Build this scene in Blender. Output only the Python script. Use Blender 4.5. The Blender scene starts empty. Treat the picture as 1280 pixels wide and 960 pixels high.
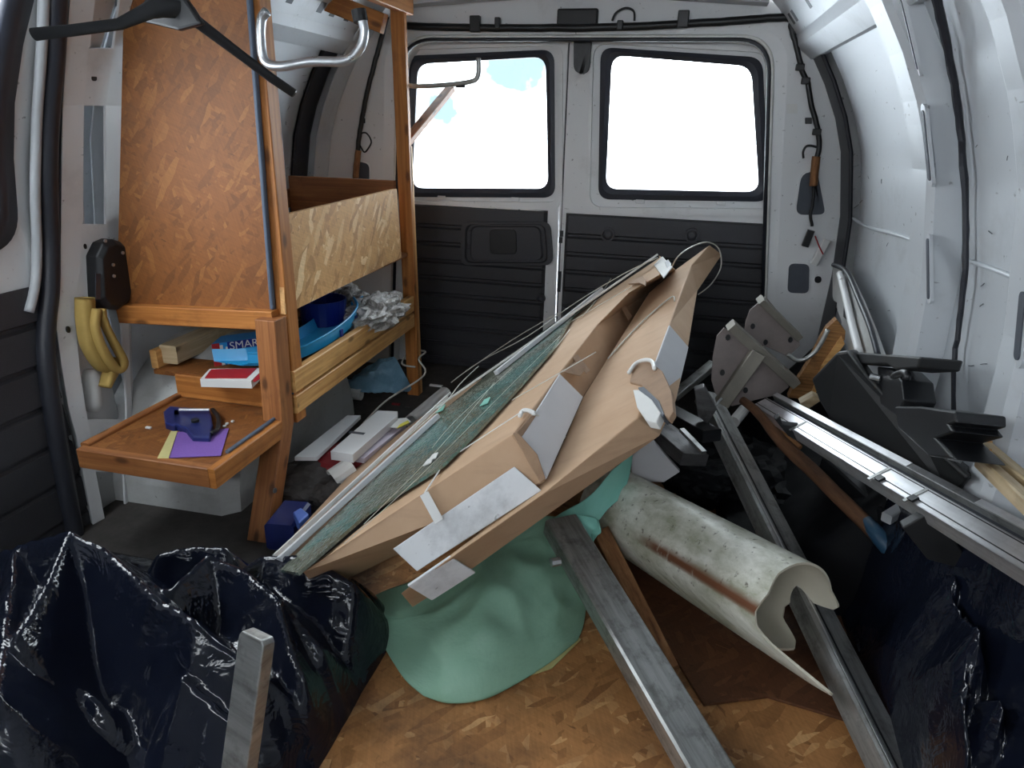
import bpy, math, random
from mathutils import Vector as V, noise, Matrix
random.seed(7)
scn = bpy.context.scene
COL = scn.collection

# ------------------------------------------------------------------ camera
F_PX, PITCH, YAW, ROLL, CP = 850.0, math.radians(21), math.radians(13), math.radians(1.5), V((.42, 0, .96))
FW = V((-math.sin(YAW)*math.cos(PITCH), math.cos(YAW)*math.cos(PITCH), -math.sin(PITCH)))
_r = V((math.cos(YAW), math.sin(YAW), 0)); _u = _r.cross(FW)
RT = _r*math.cos(ROLL)+_u*math.sin(ROLL); UP = _u*math.cos(ROLL)-_r*math.sin(ROLL)
cam = bpy.data.cameras.new('camera'); co = bpy.data.objects.new('camera', cam); COL.objects.link(co)
cam.sensor_width = 36; cam.lens = F_PX*36/1280; cam.clip_start = .02; cam.clip_end = 500
co.matrix_world = Matrix(((RT.x, UP.x, -FW.x, CP.x), (RT.y, UP.y, -FW.y, CP.y), (RT.z, UP.z, -FW.z, CP.z), (0, 0, 0, 1)))
scn.camera = co

# ------------------------------------------------------------------ world
SKY, EXPO = 7.0, 1.40
w = bpy.data.worlds.new('world'); scn.world = w; w.use_nodes = True
nt = w.node_tree; nt.nodes.clear()
wo = nt.nodes.new('ShaderNodeOutputWorld'); bg = nt.nodes.new('ShaderNodeBackground')
tc = nt.nodes.new('ShaderNodeTexCoord'); nz = nt.nodes.new('ShaderNodeTexNoise'); cr = nt.nodes.new('ShaderNodeValToRGB')
nz.inputs['Scale'].default_value = 5; nz.inputs['Detail'].default_value = 6
cr.color_ramp.elements[0].position = .36; cr.color_ramp.elements[0].color = (.045, .06, .068, 1)
cr.color_ramp.elements[1].position = .56; cr.color_ramp.elements[1].color = (.92, .96, 1.0, 1)
nt.links.new(tc.outputs['Generated'], nz.inputs['Vector']); nt.links.new(nz.outputs['Fac'], cr.inputs['Fac'])
nt.links.new(cr.outputs['Color'], bg.inputs['Color']); bg.inputs['Strength'].default_value = SKY
nt.links.new(bg.outputs['Background'], wo.inputs['Surface'])
scn.view_settings.view_transform = 'Standard'; scn.view_settings.look = 'None'
scn.view_settings.gamma = 1; scn.view_settings.use_curve_mapping = False
scn.view_settings.exposure = EXPO

def portal(loc, sx, sy, direction):          # marks a real opening so the sky light is sampled through it
    l = bpy.data.lights.new('window_portal', 'AREA'); l.shape = 'RECTANGLE'; l.size = sx; l.size_y = sy
    l.cycles.is_portal = True
    o = bpy.data.objects.new('window_portal', l); COL.objects.link(o); o.location = loc
    o.rotation_euler = V(direction).to_track_quat('-Z', 'Y').to_euler()
portal((-.33, 2.66, .95), .66, .58, (0, -1, 0))
portal((.41, 2.66, .95), .66, .58, (0, -1, 0))
portal((0, -.75, 1.23), 1.3, .24, (0, 1, 0))
portal((-.87, .88, .97), .58, .52, (1, 0, -.1))

# ------------------------------------------------------------------ pixel -> world on real planes
def ray(x, y): return FW+RT*((x-640)/F_PX)-UP*((y-480)/F_PX)
def P(x, y, X=None, Y=None, Z=None):
    d = ray(x, y)
    t = (X-CP.x)/d.x if X is not None else (Y-CP.y)/d.y if Y is not None else (Z-CP.z)/d.z
    return CP+d*t
def plane(a, b, c):
    n = (b-a).cross(c-a).normalized(); return (a, n)
def on(pl, x, y):
    d = ray(x, y); return CP+d*((pl[0]-CP).dot(pl[1])/d.dot(pl[1]))
def wallx(z):                                    # inner half width of the body: bellied, leaning in at the top
    pts = [(-.2, .95), (0, .95), (.5, .965), (.7, .955), (.9, .92), (1.0, .885), (1.1, .835), (1.18, .785), (1.26, .72), (1.34, .60)]
    for (a, xa), (b, xb) in zip(pts, pts[1:]):
        if z <= b: return xa+(xb-xa)*max(0, (z-a)/(b-a))
    return .60
def PW(x, y, side=1, off=0.0):                   # pixel -> point on the (inset) side wall
    X = side*.9
    for _ in range(12):
        p = P(x, y, X=X); X = side*(wallx(min(1.34, max(-.2, p.z)))-off)
    return P(x, y, X=X)

# ------------------------------------------------------------------ mesh collector
class MB:
    def __init__(s): s.v = []; s.f = []; s.uv = []
    def face(s, idx, uv=None):
        s.f.append(tuple(idx))
        if uv is None:
            ps = [s.v[i] for i in idx]; n = V((0, 0, 0))
            for i in range(len(ps)):
                a, b = ps[i], ps[(i+1) % len(ps)]
                n += V(((a.y-b.y)*(a.z+b.z), (a.z-b.z)*(a.x+b.x), (a.x-b.x)*(a.y+b.y)))
            ax = max(range(3), key=lambda k: abs(n[k])); i1, i2 = [(1, 2), (0, 2), (0, 1)][ax]
            uv = [(p[i1], p[i2]) for p in ps]
        s.uv.append(uv)
    def add(s, vs): k = len(s.v); s.v += [V(q) for q in vs]; return k
    def quad(s, a, b, c, d): k = s.add([a, b, c, d]); s.face([k, k+1, k+2, k+3]); return s
    def prism(s, poly, vec):
        n = len(poly); vec = V(vec); k = s.add(poly); m = s.add([V(p)+vec for p in poly])
        s.face(list(range(k, k+n))); s.face(list(range(m+n-1, m-1, -1)))
        for i in range(n): j = (i+1) % n; s.face([k+i, m+i, m+j, k+j])
        return s
    def box(s, c, sz):
        x, y, z = c; a, b, h = sz[0]/2, sz[1]/2, sz[2]/2
        return s.prism([(x-a, y-b, z-h), (x+a, y-b, z-h), (x+a, y+b, z-h), (x-a, y+b, z-h)], (0, 0, 2*h))
    def beam(s, p0, p1, w, h, up=(0, 0, 1), bev=0.0):
        """box section bar from p0 to p1: w across, h along up; optional chamfered edges; UV along the grain"""
        p0, p1 = V(p0), V(p1); d = (p1-p0); L = d.length; d.normalize(); sd = d.cross(V(up)).normalized(); u = sd.cross(d)
        a, b = w/2, h/2
        if bev: sec = [(-a+bev, -b), (a-bev, -b), (a, -b+bev), (a, b-bev), (a-bev, b), (-a+bev, b), (-a, b-bev), (-a, -b+bev)]
        else: sec = [(-a, -b), (a, -b), (a, b), (-a, b)]
        return s.sweep([p0, p1], sec, sd, u, L)
    def sweep(s, path, sec, sd, u, L=None, closed=True, caps=True):
        n = len(sec); rings = []; off = random.random()*3; acc = 0
        for i, p in enumerate(path):
            if i: acc += (V(path[i])-V(path[i-1])).length
            rings.append((s.add([V(p)+sd*x+u*y for x, y in sec]), acc))
        per = [0]
        for i in range(n): per.append(per[-1]+math.dist(sec[i], sec[(i+1) % n]))
        for (k, a), (m, b) in zip(rings, rings[1:]):
            for i in range(n if closed else n-1):
                j = (i+1) % n
                s.face([k+i, k+j, m+j, m+i], [(a+off, per[i]), (a+off, per[i+1]), (b+off, per[i+1]), (b+off, per[i])])
        if caps and closed:
            s.face([rings[0][0]+i for i in reversed(range(n))]); s.face([rings[-1][0]+i for i in range(n)])
        return s
    def tube(s, path, r, n=10, caps=True):
        path = [V(p) for p in path]; rr = r if isinstance(r, (list, tuple)) else [r]*len(path)
        rings = []; prev = None; acc = 0
        for i, p in enumerate(path):
            t = (path[min(i+1, len(path)-1)]-path[max(i-1, 0)]).normalized()
            if prev is None:
                a = t.orthogonal().normalized()
            else: a = (prev-t*prev.dot(t)).normalized()
            prev = a; b = t.cross(a)
            if i: acc += (p-path[i-1]).length
            rings.append((s.add([p+a*rr[i]*math.cos(2*math.pi*k/n)+b*rr[i]*math.sin(2*math.pi*k/n) for k in range(n)]), acc))
        for q, ((k, a0), (m, b0)) in enumerate(zip(rings, rings[1:])):
            for i in range(n):
                j = (i+1) % n; c = 2*math.pi*rr[q]/n
                s.face([k+i, k+j, m+j, m+i], [(a0, i*c), (a0, (i+1)*c), (b0, (i+1)*c), (b0, i*c)])
        if caps:
            s.face([rings[0][0]+i for i in reversed(range(n))]); s.face([rings[-1][0]+i for i in range(n)])
        return s
    def grid(s, fn, nu, nv, size=(1, 1)):
        k = s.add([fn(i/nu, j/nv) for j in range(nv+1) for i in range(nu+1)])
        for j in range(nv):
            for i in range(nu):
                a = k+j*(nu+1)+i
                u0, u1, v0, v1 = i/nu*size[0], (i+1)/nu*size[0], j/nv*size[1], (j+1)/nv*size[1]
                s.face([a, a+1, a+nu+2, a+nu+1], [(u0, v0), (u1, v0), (u1, v1), (u0, v1)])
        return s
    def loops(s, L, cap=False):
        ks = [s.add(l) for l in L]; n = len(L[0])
        for k, m in zip(ks, ks[1:]):
            for i in range(n): j = (i+1) % n; s.face([k+i, k+j, m+j, m+i])
        if cap: s.face([ks[-1]+i for i in range(n)])
        return s

def worldloc(o):
    l = V((0, 0, 0))
    while o: l += o.location; o = o.parent
    return l
def build(name, mb, m, parent=None, smooth=False, bevel=0, solid=0, base=None):
    if parent is not None: org = worldloc(parent)
    else:
        xs = [p.x for p in mb.v]; ys = [p.y for p in mb.v]; zs = [p.z for p in mb.v]
        org = V(base) if base else V(((min(xs)+max(xs))/2, (min(ys)+max(ys))/2, min(zs)))
    me = bpy.data.meshes.new(name); me.from_pydata([tuple(p-org) for p in mb.v], [], mb.f)
    uvl = me.uv_layers.new(name='UVMap'); flat = [c for f in mb.uv for q in f for c in q]
    uvl.data.foreach_set('uv', flat)
    me.materials.append(m); o = bpy.data.objects.new(name, me); COL.objects.link(o)
    if parent is not None: o.parent = parent
    else: o.location = org
    if smooth: me.polygons.foreach_set('use_smooth', [True]*len(me.polygons))
    if solid: md = o.modifiers.new('solid', 'SOLIDIFY'); md.thickness = solid; md.offset = 0
    if bevel: md = o.modifiers.new('bevel', 'BEVEL'); md.width = bevel; md.segments = 2; md.limit_method = 'ANGLE'
    return o
def empty(name, loc):
    o = bpy.data.objects.new(name, None); COL.objects.link(o); o.location = loc; o.empty_display_size = .05; return o
def tag(o, label, cat, group=None):
    o['label'] = label; o['category'] = cat
    if group: o['group'] = group
    return o
def struct(o): o['kind'] = 'structure'; return o
def stuff(o): o['kind'] = 'stuff'; return o

def rquad(c, r, n=6):
    """closed loop with rounded corners from 4 corner points; r one radius or four"""
    out = []; rs = r if isinstance(r, (list, tuple)) else [r]*4
    for i in range(4):
        p, a, b = V(c[i]), V(c[i-1]), V(c[(i+1) % 4]); da = (a-p).normalized(); db = (b-p).normalized()
        for k in range(n+1):
            t = k/n; q0 = p+da*rs[i]; q1 = p+db*rs[i]
            out.append(q0*(1-t)**2+p*2*t*(1-t)+q1*t*t)
    return out
def shift(L, v): v = V(v); return [p+v for p in L]
def smoothpath(pts, k=6):
    pts = [V(p) for p in pts]; out = []
    for i in range(len(pts)-1):
        p0 = pts[max(i-1, 0)]; p1 = pts[i]; p2 = pts[i+1]; p3 = pts[min(i+2, len(pts)-1)]
        for j in range(k):
            t = j/k; out.append(.5*((2*p1)+(p2-p0)*t+(2*p0-5*p1+4*p2-p3)*t*t+(3*p1-p0-3*p2+p3)*t**3))
    return out+[pts[-1]]
def ridged(p, f, o=3):
    s = 0; a = 1
    for _ in range(o): s += a*(1-abs(noise.noise(p*f))*2); f *= 2.1; a *= .5
    return s
def patch(ctrl):
    """Catmull-Rom surface through a grid of 3D control points -> fn(u,v)"""
    R = len(ctrl); C = len(ctrl[0])
    def cr1(ps, x):
        n = len(ps)-1; i = min(int(x*n), n-1); t = x*n-i
        p0, p1, p2, p3 = ps[max(i-1, 0)], ps[i], ps[i+1], ps[min(i+2, n)]
        return .5*((2*p1)+(p2-p0)*t+(2*p0-5*p1+4*p2-p3)*t*t+(3*p1-p0-3*p2+p3)*t**3)
    return lambda u, v: cr1([cr1(row, u) for row in ctrl], v)

# ------------------------------------------------------------------ materials
class NM:
    def __init__(s, name, rough=.5, metal=0, spec=.5):
        s.m = bpy.data.materials.new(name); s.m.use_nodes = True; s.t = s.m.node_tree; s.b = s.t.nodes['Principled BSDF']
        s.b.inputs['Roughness'].default_value = rough; s.b.inputs['Metallic'].default_value = metal
        s.b.inputs['Specular IOR Level'].default_value = spec
        s.uvn = s.n('ShaderNodeTexCoord')
    def n(s, k, **kw):
        x = s.t.nodes.new(k)
        for a, b in kw.items(): setattr(x, a, b)
        return x
    def l(s, a, b): s.t.links.new(a, b)
    def map(s, scale=(1, 1, 1), rot=0, src='UV', loc=(0, 0, 0)):
        m = s.n('ShaderNodeMapping'); m.inputs['Scale'].default_value = scale; m.inputs['Rotation'].default_value = (0, 0, rot)
        m.inputs['Location'].default_value = loc
        s.l(s.uvn.outputs[src], m.inputs['Vector']); return m.outputs['Vector']
    def rs(s, rot, sx, sy):
        v = s.n('ShaderNodeVectorMath', operation='MULTIPLY'); v.inputs[1].default_value = (sx, sy, 1); s.l(s.map((1, 1, 1), rot), v.inputs[0]); return v.outputs[0]
    def noise(s, vec, scale, detail=4, rough=.6, dist=0):
        x = s.n('ShaderNodeTexNoise'); x.inputs['Scale'].default_value = scale; x.inputs['Detail'].default_value = detail
        x.inputs['Roughness'].default_value = rough; x.inputs['Distortion'].default_value = dist
        s.l(vec, x.inputs['Vector']); return x.outputs['Fac']
    def ramp(s, fac, stops):
        r = s.n('ShaderNodeValToRGB'); e = r.color_ramp.elements
        while len(e) < len(stops): e.new(.5)
        for k, (p, c) in enumerate(stops):
            e[k].position = p; e[k].color = (*c, 1) if len(c) == 3 else c
        s.l(fac, r.inputs['Fac']); return r.outputs['Color']
    def mix(s, fac, a, b, mode='MIX'):
        x = s.n('ShaderNodeMix', data_type='RGBA', blend_type=mode)
        for sock, v in ((x.inputs[0], fac), (x.inputs[6], a), (x.inputs[7], b)):
            if isinstance(v, (int, float)): sock.default_value = v
            elif isinstance(v, tuple): sock.default_value = (*v, 1)
            else: s.l(v, sock)
        return x.outputs[2]
    def base(s, c):
        if isinstance(c, tuple): s.b.inputs['Base Color'].default_value = (*c, 1)
        else: s.l(c, s.b.inputs['Base Color'])
        return s
    def rough(s, c): s.l(c, s.b.inputs['Roughness']); return s
    def bump(s, h, strength=.3, dist=.002):
        x = s.n('ShaderNodeBump'); x.inputs['Strength'].default_value = strength; x.inputs['Distance'].default_value = dist
        s.l(h, x.inputs['Height'])
        if s.b.inputs['Normal'].is_linked: s.l(s.b.inputs['Normal'].links[0].from_socket, x.inputs['Normal'])
        s.l(x.outputs['Normal'], s.b.inputs['Normal']); return s
    def scal(s, lo, hi, fac):
        x = s.n('ShaderNodeMapRange'); x.inputs['To Min'].default_value = lo; x.inputs['To Max'].default_value = hi
        s.l(fac, x.inputs['Value']); return x.outputs['Result']

def osb(name, dark, mid, light, dirt=(.05, .03, .02), dirt_lo=.62, dirt_hi=.8, rough=.62, contrast=1.0, scl=1.0):
    m = NM(name, rough)
    cols = []
    vals = []
    for k, (rot, sx, sy) in enumerate([(.35, 24, 95), (1.25, 20, 82), (-.75, 26, 100), (2.2, 18, 76)]):
        v = m.n('ShaderNodeTexVoronoi', voronoi_dimensions='2D'); v.inputs['Scale'].default_value = 1
        v.inputs['Randomness'].default_value = 1
        mp = m.map((1, 1, 1), rot, loc=(k*3.1, k*1.7, 0)); mp2 = m.n('ShaderNodeVectorMath', operation='MULTIPLY')
        mp2.inputs[1].default_value = (sx*scl, sy*scl, 1)
        nn = m.n('ShaderNodeTexNoise'); nn.inputs['Scale'].default_value = 25; m.l(mp, nn.inputs['Vector'])
        ad = m.n('ShaderNodeVectorMath', operation='MULTIPLY_ADD'); ad.inputs[1].default_value = (.008, .008, 0)
        m.l(nn.outputs['Color'], ad.inputs[0]); m.l(mp, ad.inputs[2]); m.l(ad.outputs[0], mp2.inputs[0])
        m.l(mp2.outputs[0], v.inputs['Vector'])
        sep = m.n('ShaderNodeSeparateColor'); m.l(v.outputs['Color'], sep.inputs[0])
        cols.append(sep.outputs[0]); vals.append(sep.outputs[1])
    def mx(a, b, f):
        x = m.n('ShaderNodeMix', data_type='FLOAT'); m.l(f, x.inputs[0]); m.l(a, x.inputs[2]); m.l(b, x.inputs[3]); return x.outputs[0]
    def step(f, t):
        x = m.n('ShaderNodeMath', operation='GREATER_THAN'); x.inputs[1].default_value = t; m.l(f, x.inputs[0]); return x.outputs[0]
    h = mx(cols[0], cols[1], step(vals[1], .5)); h = mx(h, cols[2], step(vals[2], .55)); h = mx(h, cols[3], step(vals[3], .6))
    c = m.ramp(h, [(0, dark), (.35, mid), (.75, mid), (1, light)])
    big = m.noise(m.map((1, 1, 1)), 7, 3)
    c = m.mix(m.scal(.9-.75*contrast, 1.0-.25*contrast, big), c, mid, 'MIX')
    f1 = m.noise(m.rs(.35, 18, 220), 1, 3); f2 = m.noise(m.rs(1.25, 18, 220), 1, 3)
    c = m.mix(.32, c, m.ramp(f1, [(.3, (.62, .60, .56)), (.7, (1.25, 1.25, 1.25))]), 'MULTIPLY'); c = m.mix(.32, c, m.ramp(f2, [(.3, (.62, .60, .56)), (.7, (1.25, 1.25, 1.25))]), 'MULTIPLY')
    d = m.noise(m.map((1, 1, 1), loc=(4, 2, 0)), 4.5, 6, .65)
    c = m.mix(m.ramp(d, [(dirt_lo, (0, 0, 0)), (dirt_hi, (.75, .75, .75))]), c, dirt)
    fl = m.noise(m.rs(.35, 30, 140), 1, 2)
    c = m.mix(m.ramp(fl, [(.70, (0, 0, 0)), (.74, (.6, .6, .6))]), c, tuple(x*.35 for x in dark))
    m.base(c); m.bump(h, .35, .0015); m.bump(m.noise(m.map(), 400, 2), .2, .0006)
    return m.m
def wood(name, a, b, dirt=.5, rough=.55, grain=1.0):
    m = NM(name, rough)
    g = m.noise(m.map((2.2*grain, 60*grain, 1)), 1.6, 5, .6, .6)
    c = m.ramp(g, [(.32, a), (.52, tuple((x+y)/2 for x, y in zip(a, b))), (.68, b)])
    st = m.noise(m.map((9, 14, 1), loc=(3, 1, 0)), 1, 6, .7)
    c = m.mix(m.ramp(st, [(.52, (0, 0, 0)), (.75, (dirt, dirt, dirt))]), c, tuple(x*.25 for x in a))
    k = m.n('ShaderNodeTexVoronoi', voronoi_dimensions='2D'); k.inputs['Scale'].default_value = 1; m.l(m.map((5, 12, 1)), k.inputs['Vector'])
    c = m.mix(m.ramp(k.outputs['Distance'], [(.05, (.8, .8, .8)), (.12, (0, 0, 0))]), c, tuple(x*.3 for x in a))
    m.base(c); m.bump(g, .25, .001); return m.m
def paint(name, col, dirtc=(.16, .15, .13), lo=.55, hi=.85, amt=.5, rough=.42, specks=True):
    m = NM(name, rough)
    n1 = m.noise(m.map(src='UV'), 3.5, 8, .68)
    c = m.mix(m.ramp(n1, [(lo, (0, 0, 0)), (hi, (amt,)*3)]), col, dirtc)
    if specks:
        n2 = m.noise(m.map((1, 1, 1), loc=(5, 5, 0)), 60, 3, .5)
        c = m.mix(m.ramp(n2, [(.68, (0, 0, 0)), (.74, (.55,)*3)]), c, tuple(x*.3 for x in dirtc))
        n3 = m.noise(m.map((20, 90, 1), .5), 1, 3, .5)
        c = m.mix(m.ramp(n3, [(.73, (0, 0, 0)), (.76, (.5,)*3)]), c, tuple(x*.5 for x in dirtc))
    m.base(c); m.bump(n1, .08, .002); return m.m
def plain(name, col, rough=.5, metal=0, var=.25, scale=30, bump=.15, spec=.5):
    m = NM(name, rough, metal, spec); n1 = m.noise(m.map(), scale, 5, .65)
    m.base(m.mix(m.scal(0, 1, n1), tuple(x*(1-var) for x in col), tuple(min(1, x*(1+var)) for x in col)))
    if bump: m.bump(n1, bump, .001)
    return m.m
def metal(name, col, rough=.35, dirt=(.10, .09, .08), amt=.6, streak=1.0):
    m = NM(name, rough, .85)
    n1 = m.noise(m.map((2*streak, 24, 1)), 2, 6, .7); n2 = m.noise(m.map(), 22, 6, .7)
    c = m.mix(m.ramp(n1, [(.40, (0, 0, 0)), (.72, (amt,)*3)]), col, dirt)
    c = m.mix(m.ramp(n2, [(.50, (0, 0, 0)), (.72, (amt,)*3)]), c, dirt)
    m.base(c); m.rough(m.scal(rough*.6, min(1, rough*1.9), n2)); m.bump(n2, .12, .0008); return m.m
def blackbag(name, tint):
    m = NM(name, .22, 0, .42)
    m.base(tint)
    a = m.noise(m.map(src='Object'), 16, 3, .55, 1.2); b = m.noise(m.map(src='Object', loc=(2, 3, 4)), 55, 3, .6, .6)
    m.bump(a, .22, .02); m.bump(b, .10, .003); m.rough(m.scal(.05, .17, a)); return m.m

M = {}
M['osb'] = osb('osb_orange', (.11, .036, .008), (.225, .078, .016), (.36, .15, .038), contrast=.95)
M['osb_light'] = osb('osb_pale_face', (.27, .11, .03), (.62, .34, .13), (1.0, .78, .46), scl=.75, dirt=(.10, .07, .05), dirt_lo=.6, dirt_hi=.85)
M['osb_floor'] = osb('osb_floor_board', (.15, .055, .015), (.42, .195, .066), (.78, .48, .22), scl=.85, dirt=(.03, .017, .011), dirt_lo=.44, dirt_hi=.66)
M['brownboard'] = osb('dark_brown_board', (.055, .020, .008), (.115, .044, .018), (.22, .10, .04), contrast=.8)
M['pine'] = wood('pine_orange', (.32, .105, .020), (.52, .21, .048))
M['pine_light'] = wood('pine_pale', (.52, .25, .075), (.78, .46, .17), .3)
M['pine_dark'] = wood('pine_reddish', (.22, .075, .022), (.40, .16, .05), .6)
M['rawwood'] = wood('raw_split_wood', (.42, .30, .16), (.62, .50, .32), .4)
M['rotten'] = wood('splintered_brown_wood', (.16, .065, .018), (.42, .21, .07), .8, .8, 2)
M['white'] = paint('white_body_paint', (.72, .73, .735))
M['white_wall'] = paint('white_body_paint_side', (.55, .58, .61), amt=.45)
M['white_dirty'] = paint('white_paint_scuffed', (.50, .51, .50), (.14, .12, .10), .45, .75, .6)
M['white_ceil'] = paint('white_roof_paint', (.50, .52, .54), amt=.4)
M['bead'] = plain('white_sealant', (.70, .70, .67), .55)
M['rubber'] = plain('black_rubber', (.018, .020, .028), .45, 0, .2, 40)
M['gasket'] = plain('window_gasket_dark', (.028, .032, .045), .4, 0, .2, 20)
M['trimblack'] = plain('black_door_card', (.034, .035, .041), .55, 0, .35, 300, .4)
M['black'] = plain('black_plastic', (.008, .009, .011), .42, 0, .3, 30)
M['blackmatt'] = plain('black_dusty_plastic', (.012, .013, .014), .5, 0, .5, 12)
M['darkhole'] = plain('dark_cavity_steel', (.07, .08, .10), .6, 0, .3, 10)
M['floor'] = plain('dirty_rubber_floor', (.045, .040, .036), .75, 0, .7, 26, .5)
M['card'] = None
m = NM('brown_cardboard', .75); n1 = m.noise(m.map((1, 1, 1)), 5, 6, .6)
c = m.ramp(n1, [(.3, (.46, .295, .175)), (.7, (.58, .39, .25))]); n2 = m.noise(m.map((6, 30, 1)), 1, 5, .6)
c = m.mix(m.ramp(n2, [(.55, (0, 0, 0)), (.8, (.35,)*3)]), c, (.25, .16, .10)); m.base(c); m.bump(m.noise(m.map((300, 6, 1)), 1, 1), .10, .0008); m.bump(n1, .2, .004)
M['card'] = m.m
M['card_dark'] = plain('cardboard_core_brown', (.33, .21, .13), .8, 0, .35, 30)
M['foam'] = paint('white_foam_tape', (.72, .73, .74), (.09, .09, .09), .50, .70, .7, .5)
M['foam_grey'] = plain('grey_white_foam', (.58, .58, .60), .6, 0, .08, 12)
M['whiteboard'] = plain('white_melamine', (.68, .69, .70), .35, 0, .08, 8)
M['lilac'] = plain('lilac_film', (.60, .54, .62), .4, 0, .15, 30)
M['steel'] = metal('dull_galvanised_steel', (.50, .51, .50), .38, (.08, .075, .06), .65)
M['steel_dark'] = metal('dark_oily_steel', (.17, .17, .175), .4, (.05, .045, .04), .7)
M['alu'] = metal('milled_aluminium', (.86, .86, .88), .30, (.30, .29, .28), .4)
M['zinc'] = metal('zinc_tube', (.62, .64, .66), .25, (.15, .15, .15), .4)
M['pvcgrey'] = plain('grey_plastic_profile', (.42, .44, .46), .35, 0, .15, 10)
m = NM('rusty_metal', .75, .2); n1 = m.noise(m.map((4, 20, 1)), 3, 6, .7)
m.base(m.ramp(n1, [(.3, (.14, .06, .025)), (.55, (.36, .17, .07)), (.75, (.55, .32, .16))])); m.bump(n1, .6, .003); M['rust'] = m.m
m = NM('rusty_pole_bark', .7, .1); n1 = m.noise(m.map((3, 16, 1)), 3, 6, .7)
m.base(m.ramp(n1, [(.3, (.06, .028, .014)), (.6, (.16, .075, .035)), (.8, (.24, .12, .06))])); m.bump(n1, .4, .003); M['pole'] = m.m
M['bluepaint'] = plain('chipped_blue_paint', (.02, .07, .13), .5, 0, .4, 20)
m = NM('green_sheeting', .45, 0, .4); n1 = m.noise(m.map(), 10, 5)
m.base(m.mix(m.scal(0, 1, n1), (.22, .42, .29), (.32, .54, .40))); m.bump(m.noise(m.map(), 9, 4), .4, .01)
m.b.inputs['Subsurface Weight'].default_value = 0
M['green'] = m.m
m = NM('turquoise_sheeting', .42, 0, .4); n1 = m.noise(m.map(), 12, 5)
m.base(m.mix(m.scal(0, 1, n1), (.20, .55, .45), (.33, .70, .60))); m.bump(n1, .4, .008); M['turq'] = m.m
M['bag'] = blackbag('black_bag_film', (.006, .008, .016)); M['bag2'] = blackbag('black_bag_film_plain', (.005, .007, .010))
m = NM('blue_carrier_film', .28, 0, .6); n1 = m.noise(m.map(src='Object'), 22, 5, .6, .8)
m.base(m.mix(m.scal(0, 1, n1), (.10, .25, .38), (.32, .55, .70))); m.bump(n1, .8, .01); M['bluebag'] = m.m
m = NM('crumpled_clear_film', .25, 0, .7); n1 = m.noise(m.map(src='Object'), 30, 5, .7, 1)
m.base(m.ramp(n1, [(.35, (.20, .19, .18)), (.65, (.62, .60, .58))])); m.bump(n1, .9, .01); M['film'] = m.m
M['blue'] = plain('bright_blue_plastic', (.02, .26, .62), .3, 0, .1, 8)
M['lightblue'] = plain('light_blue_plastic', (.03, .36, .72), .3, 0, .12, 8)
M['navy'] = plain('deep_blue_plastic', (.006, .02, .22), .3, 0, .2, 8)
M['toolblue'] = plain('dark_blue_tool', (.015, .025, .13), .4, 0, .35, 20)
M['periwinkle'] = plain('light_blue_box', (.10, .18, .55), .4, 0, .1, 8)
M['purple'] = plain('purple_sandpaper', (.20, .10, .40), .85, 0, .2, 200, .4)
M['yellowp'] = plain('yellowed_paper', (.55, .50, .22), .8, 0, .2, 20)
M['yellow'] = plain('yellow_label', (.65, .58, .03), .6, 0, .1, 20)
M['red'] = plain('red_carton', (.38, .014, .02), .5, 0, .2, 20)
M['darkred'] = plain('dark_red_cloth', (.20, .008, .012), .6, 0, .3, 20)
M['paper'] = plain('white_paper', (.70, .70, .68), .7, 0, .06, 20)
M['ochre'] = plain('ochre_foam_rubber', (.40, .27, .075), .8, 0, .2, 14, .3)
M['plate'] = plain('dirty_coated_steel', (.235, .20, .19), .5, .2, .35, 14)
M['plate2'] = plain('dirty_olive_steel', (.20, .185, .155), .45, .3, .35, 14)
M['deepblack'] = plain('shade_black', (.004, .0045, .006), .6, 0, .4, 20, spec=.12)  # near-black that paints in the shadow low in the scrap pile
M['rag'] = plain('grey_rag', (.060, .055, .052), .9, 0, .6, 20, .5)
M['strap'] = plain('white_strap', (.74, .74, .72), .4, 0, .08, 20)
M['strapclear'] = plain('pale_string', (.58, .56, .50), .45, 0, .1, 20)
M['chipblue'] = plain('blue_grey_edge_band', (.08, .11, .16), .6, 0, .3, 50)
M['ivory'] = plain('ivory_pipe_inside', (.66, .62, .50), .5, 0, .06, 6)
m = NM('mossy_white_pipe', .4); n1 = m.noise(m.map((2, 3, 1)), 4.5, 8, .7); n2 = m.noise(m.map((1, 1, 1)), 60, 5, .6)
c = m.mix(m.ramp(n1, [(.36, (0, 0, 0)), (.62, (.85,)*3)]), (.78, .78, .71), (.29, .30, .19))
c = m.mix(m.ramp(n2, [(.60, (0, 0, 0)), (.68, (.8,)*3)]), c, (.09, .085, .06))
sep = m.n('ShaderNodeSeparateXYZ'); m.l(m.map(), sep.inputs[0])
m.PV = sep
r = m.ramp(sep.outputs[1], [(0, (0, 0, 0)), (.398, (0, 0, 0)), (.404, (1, 1, 1)), (.414, (1, 1, 1)), (.428, (0, 0, 0))])
n3 = m.noise(m.map((3, 1, 1)), 8, 5, .7); r2 = m.mix(1.0, r, m.ramp(n3, [(.28, (0, 0, 0)), (.40, (1, 1, 1))]), 'MULTIPLY')
r2 = m.mix(1.0, r2, m.ramp(sep.outputs[0], [(.20, (0, 0, 0)), (.28, (1, 1, 1))]), 'MULTIPLY')
c = m.mix(r2, c, (.17, .065, .03)); m.base(c); m.bump(n1, .3, .002); M['pipe'] = m.m
m = NM('shattered_glass_sheet', .12, 0, .8); v = m.n('ShaderNodeTexVoronoi', feature='DISTANCE_TO_EDGE'); v.inputs['Scale'].default_value = 110
m.l(m.map((1, .45, 1)), v.inputs['Vector']); n1 = m.noise(m.map(), 5, 5, .7)
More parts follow.
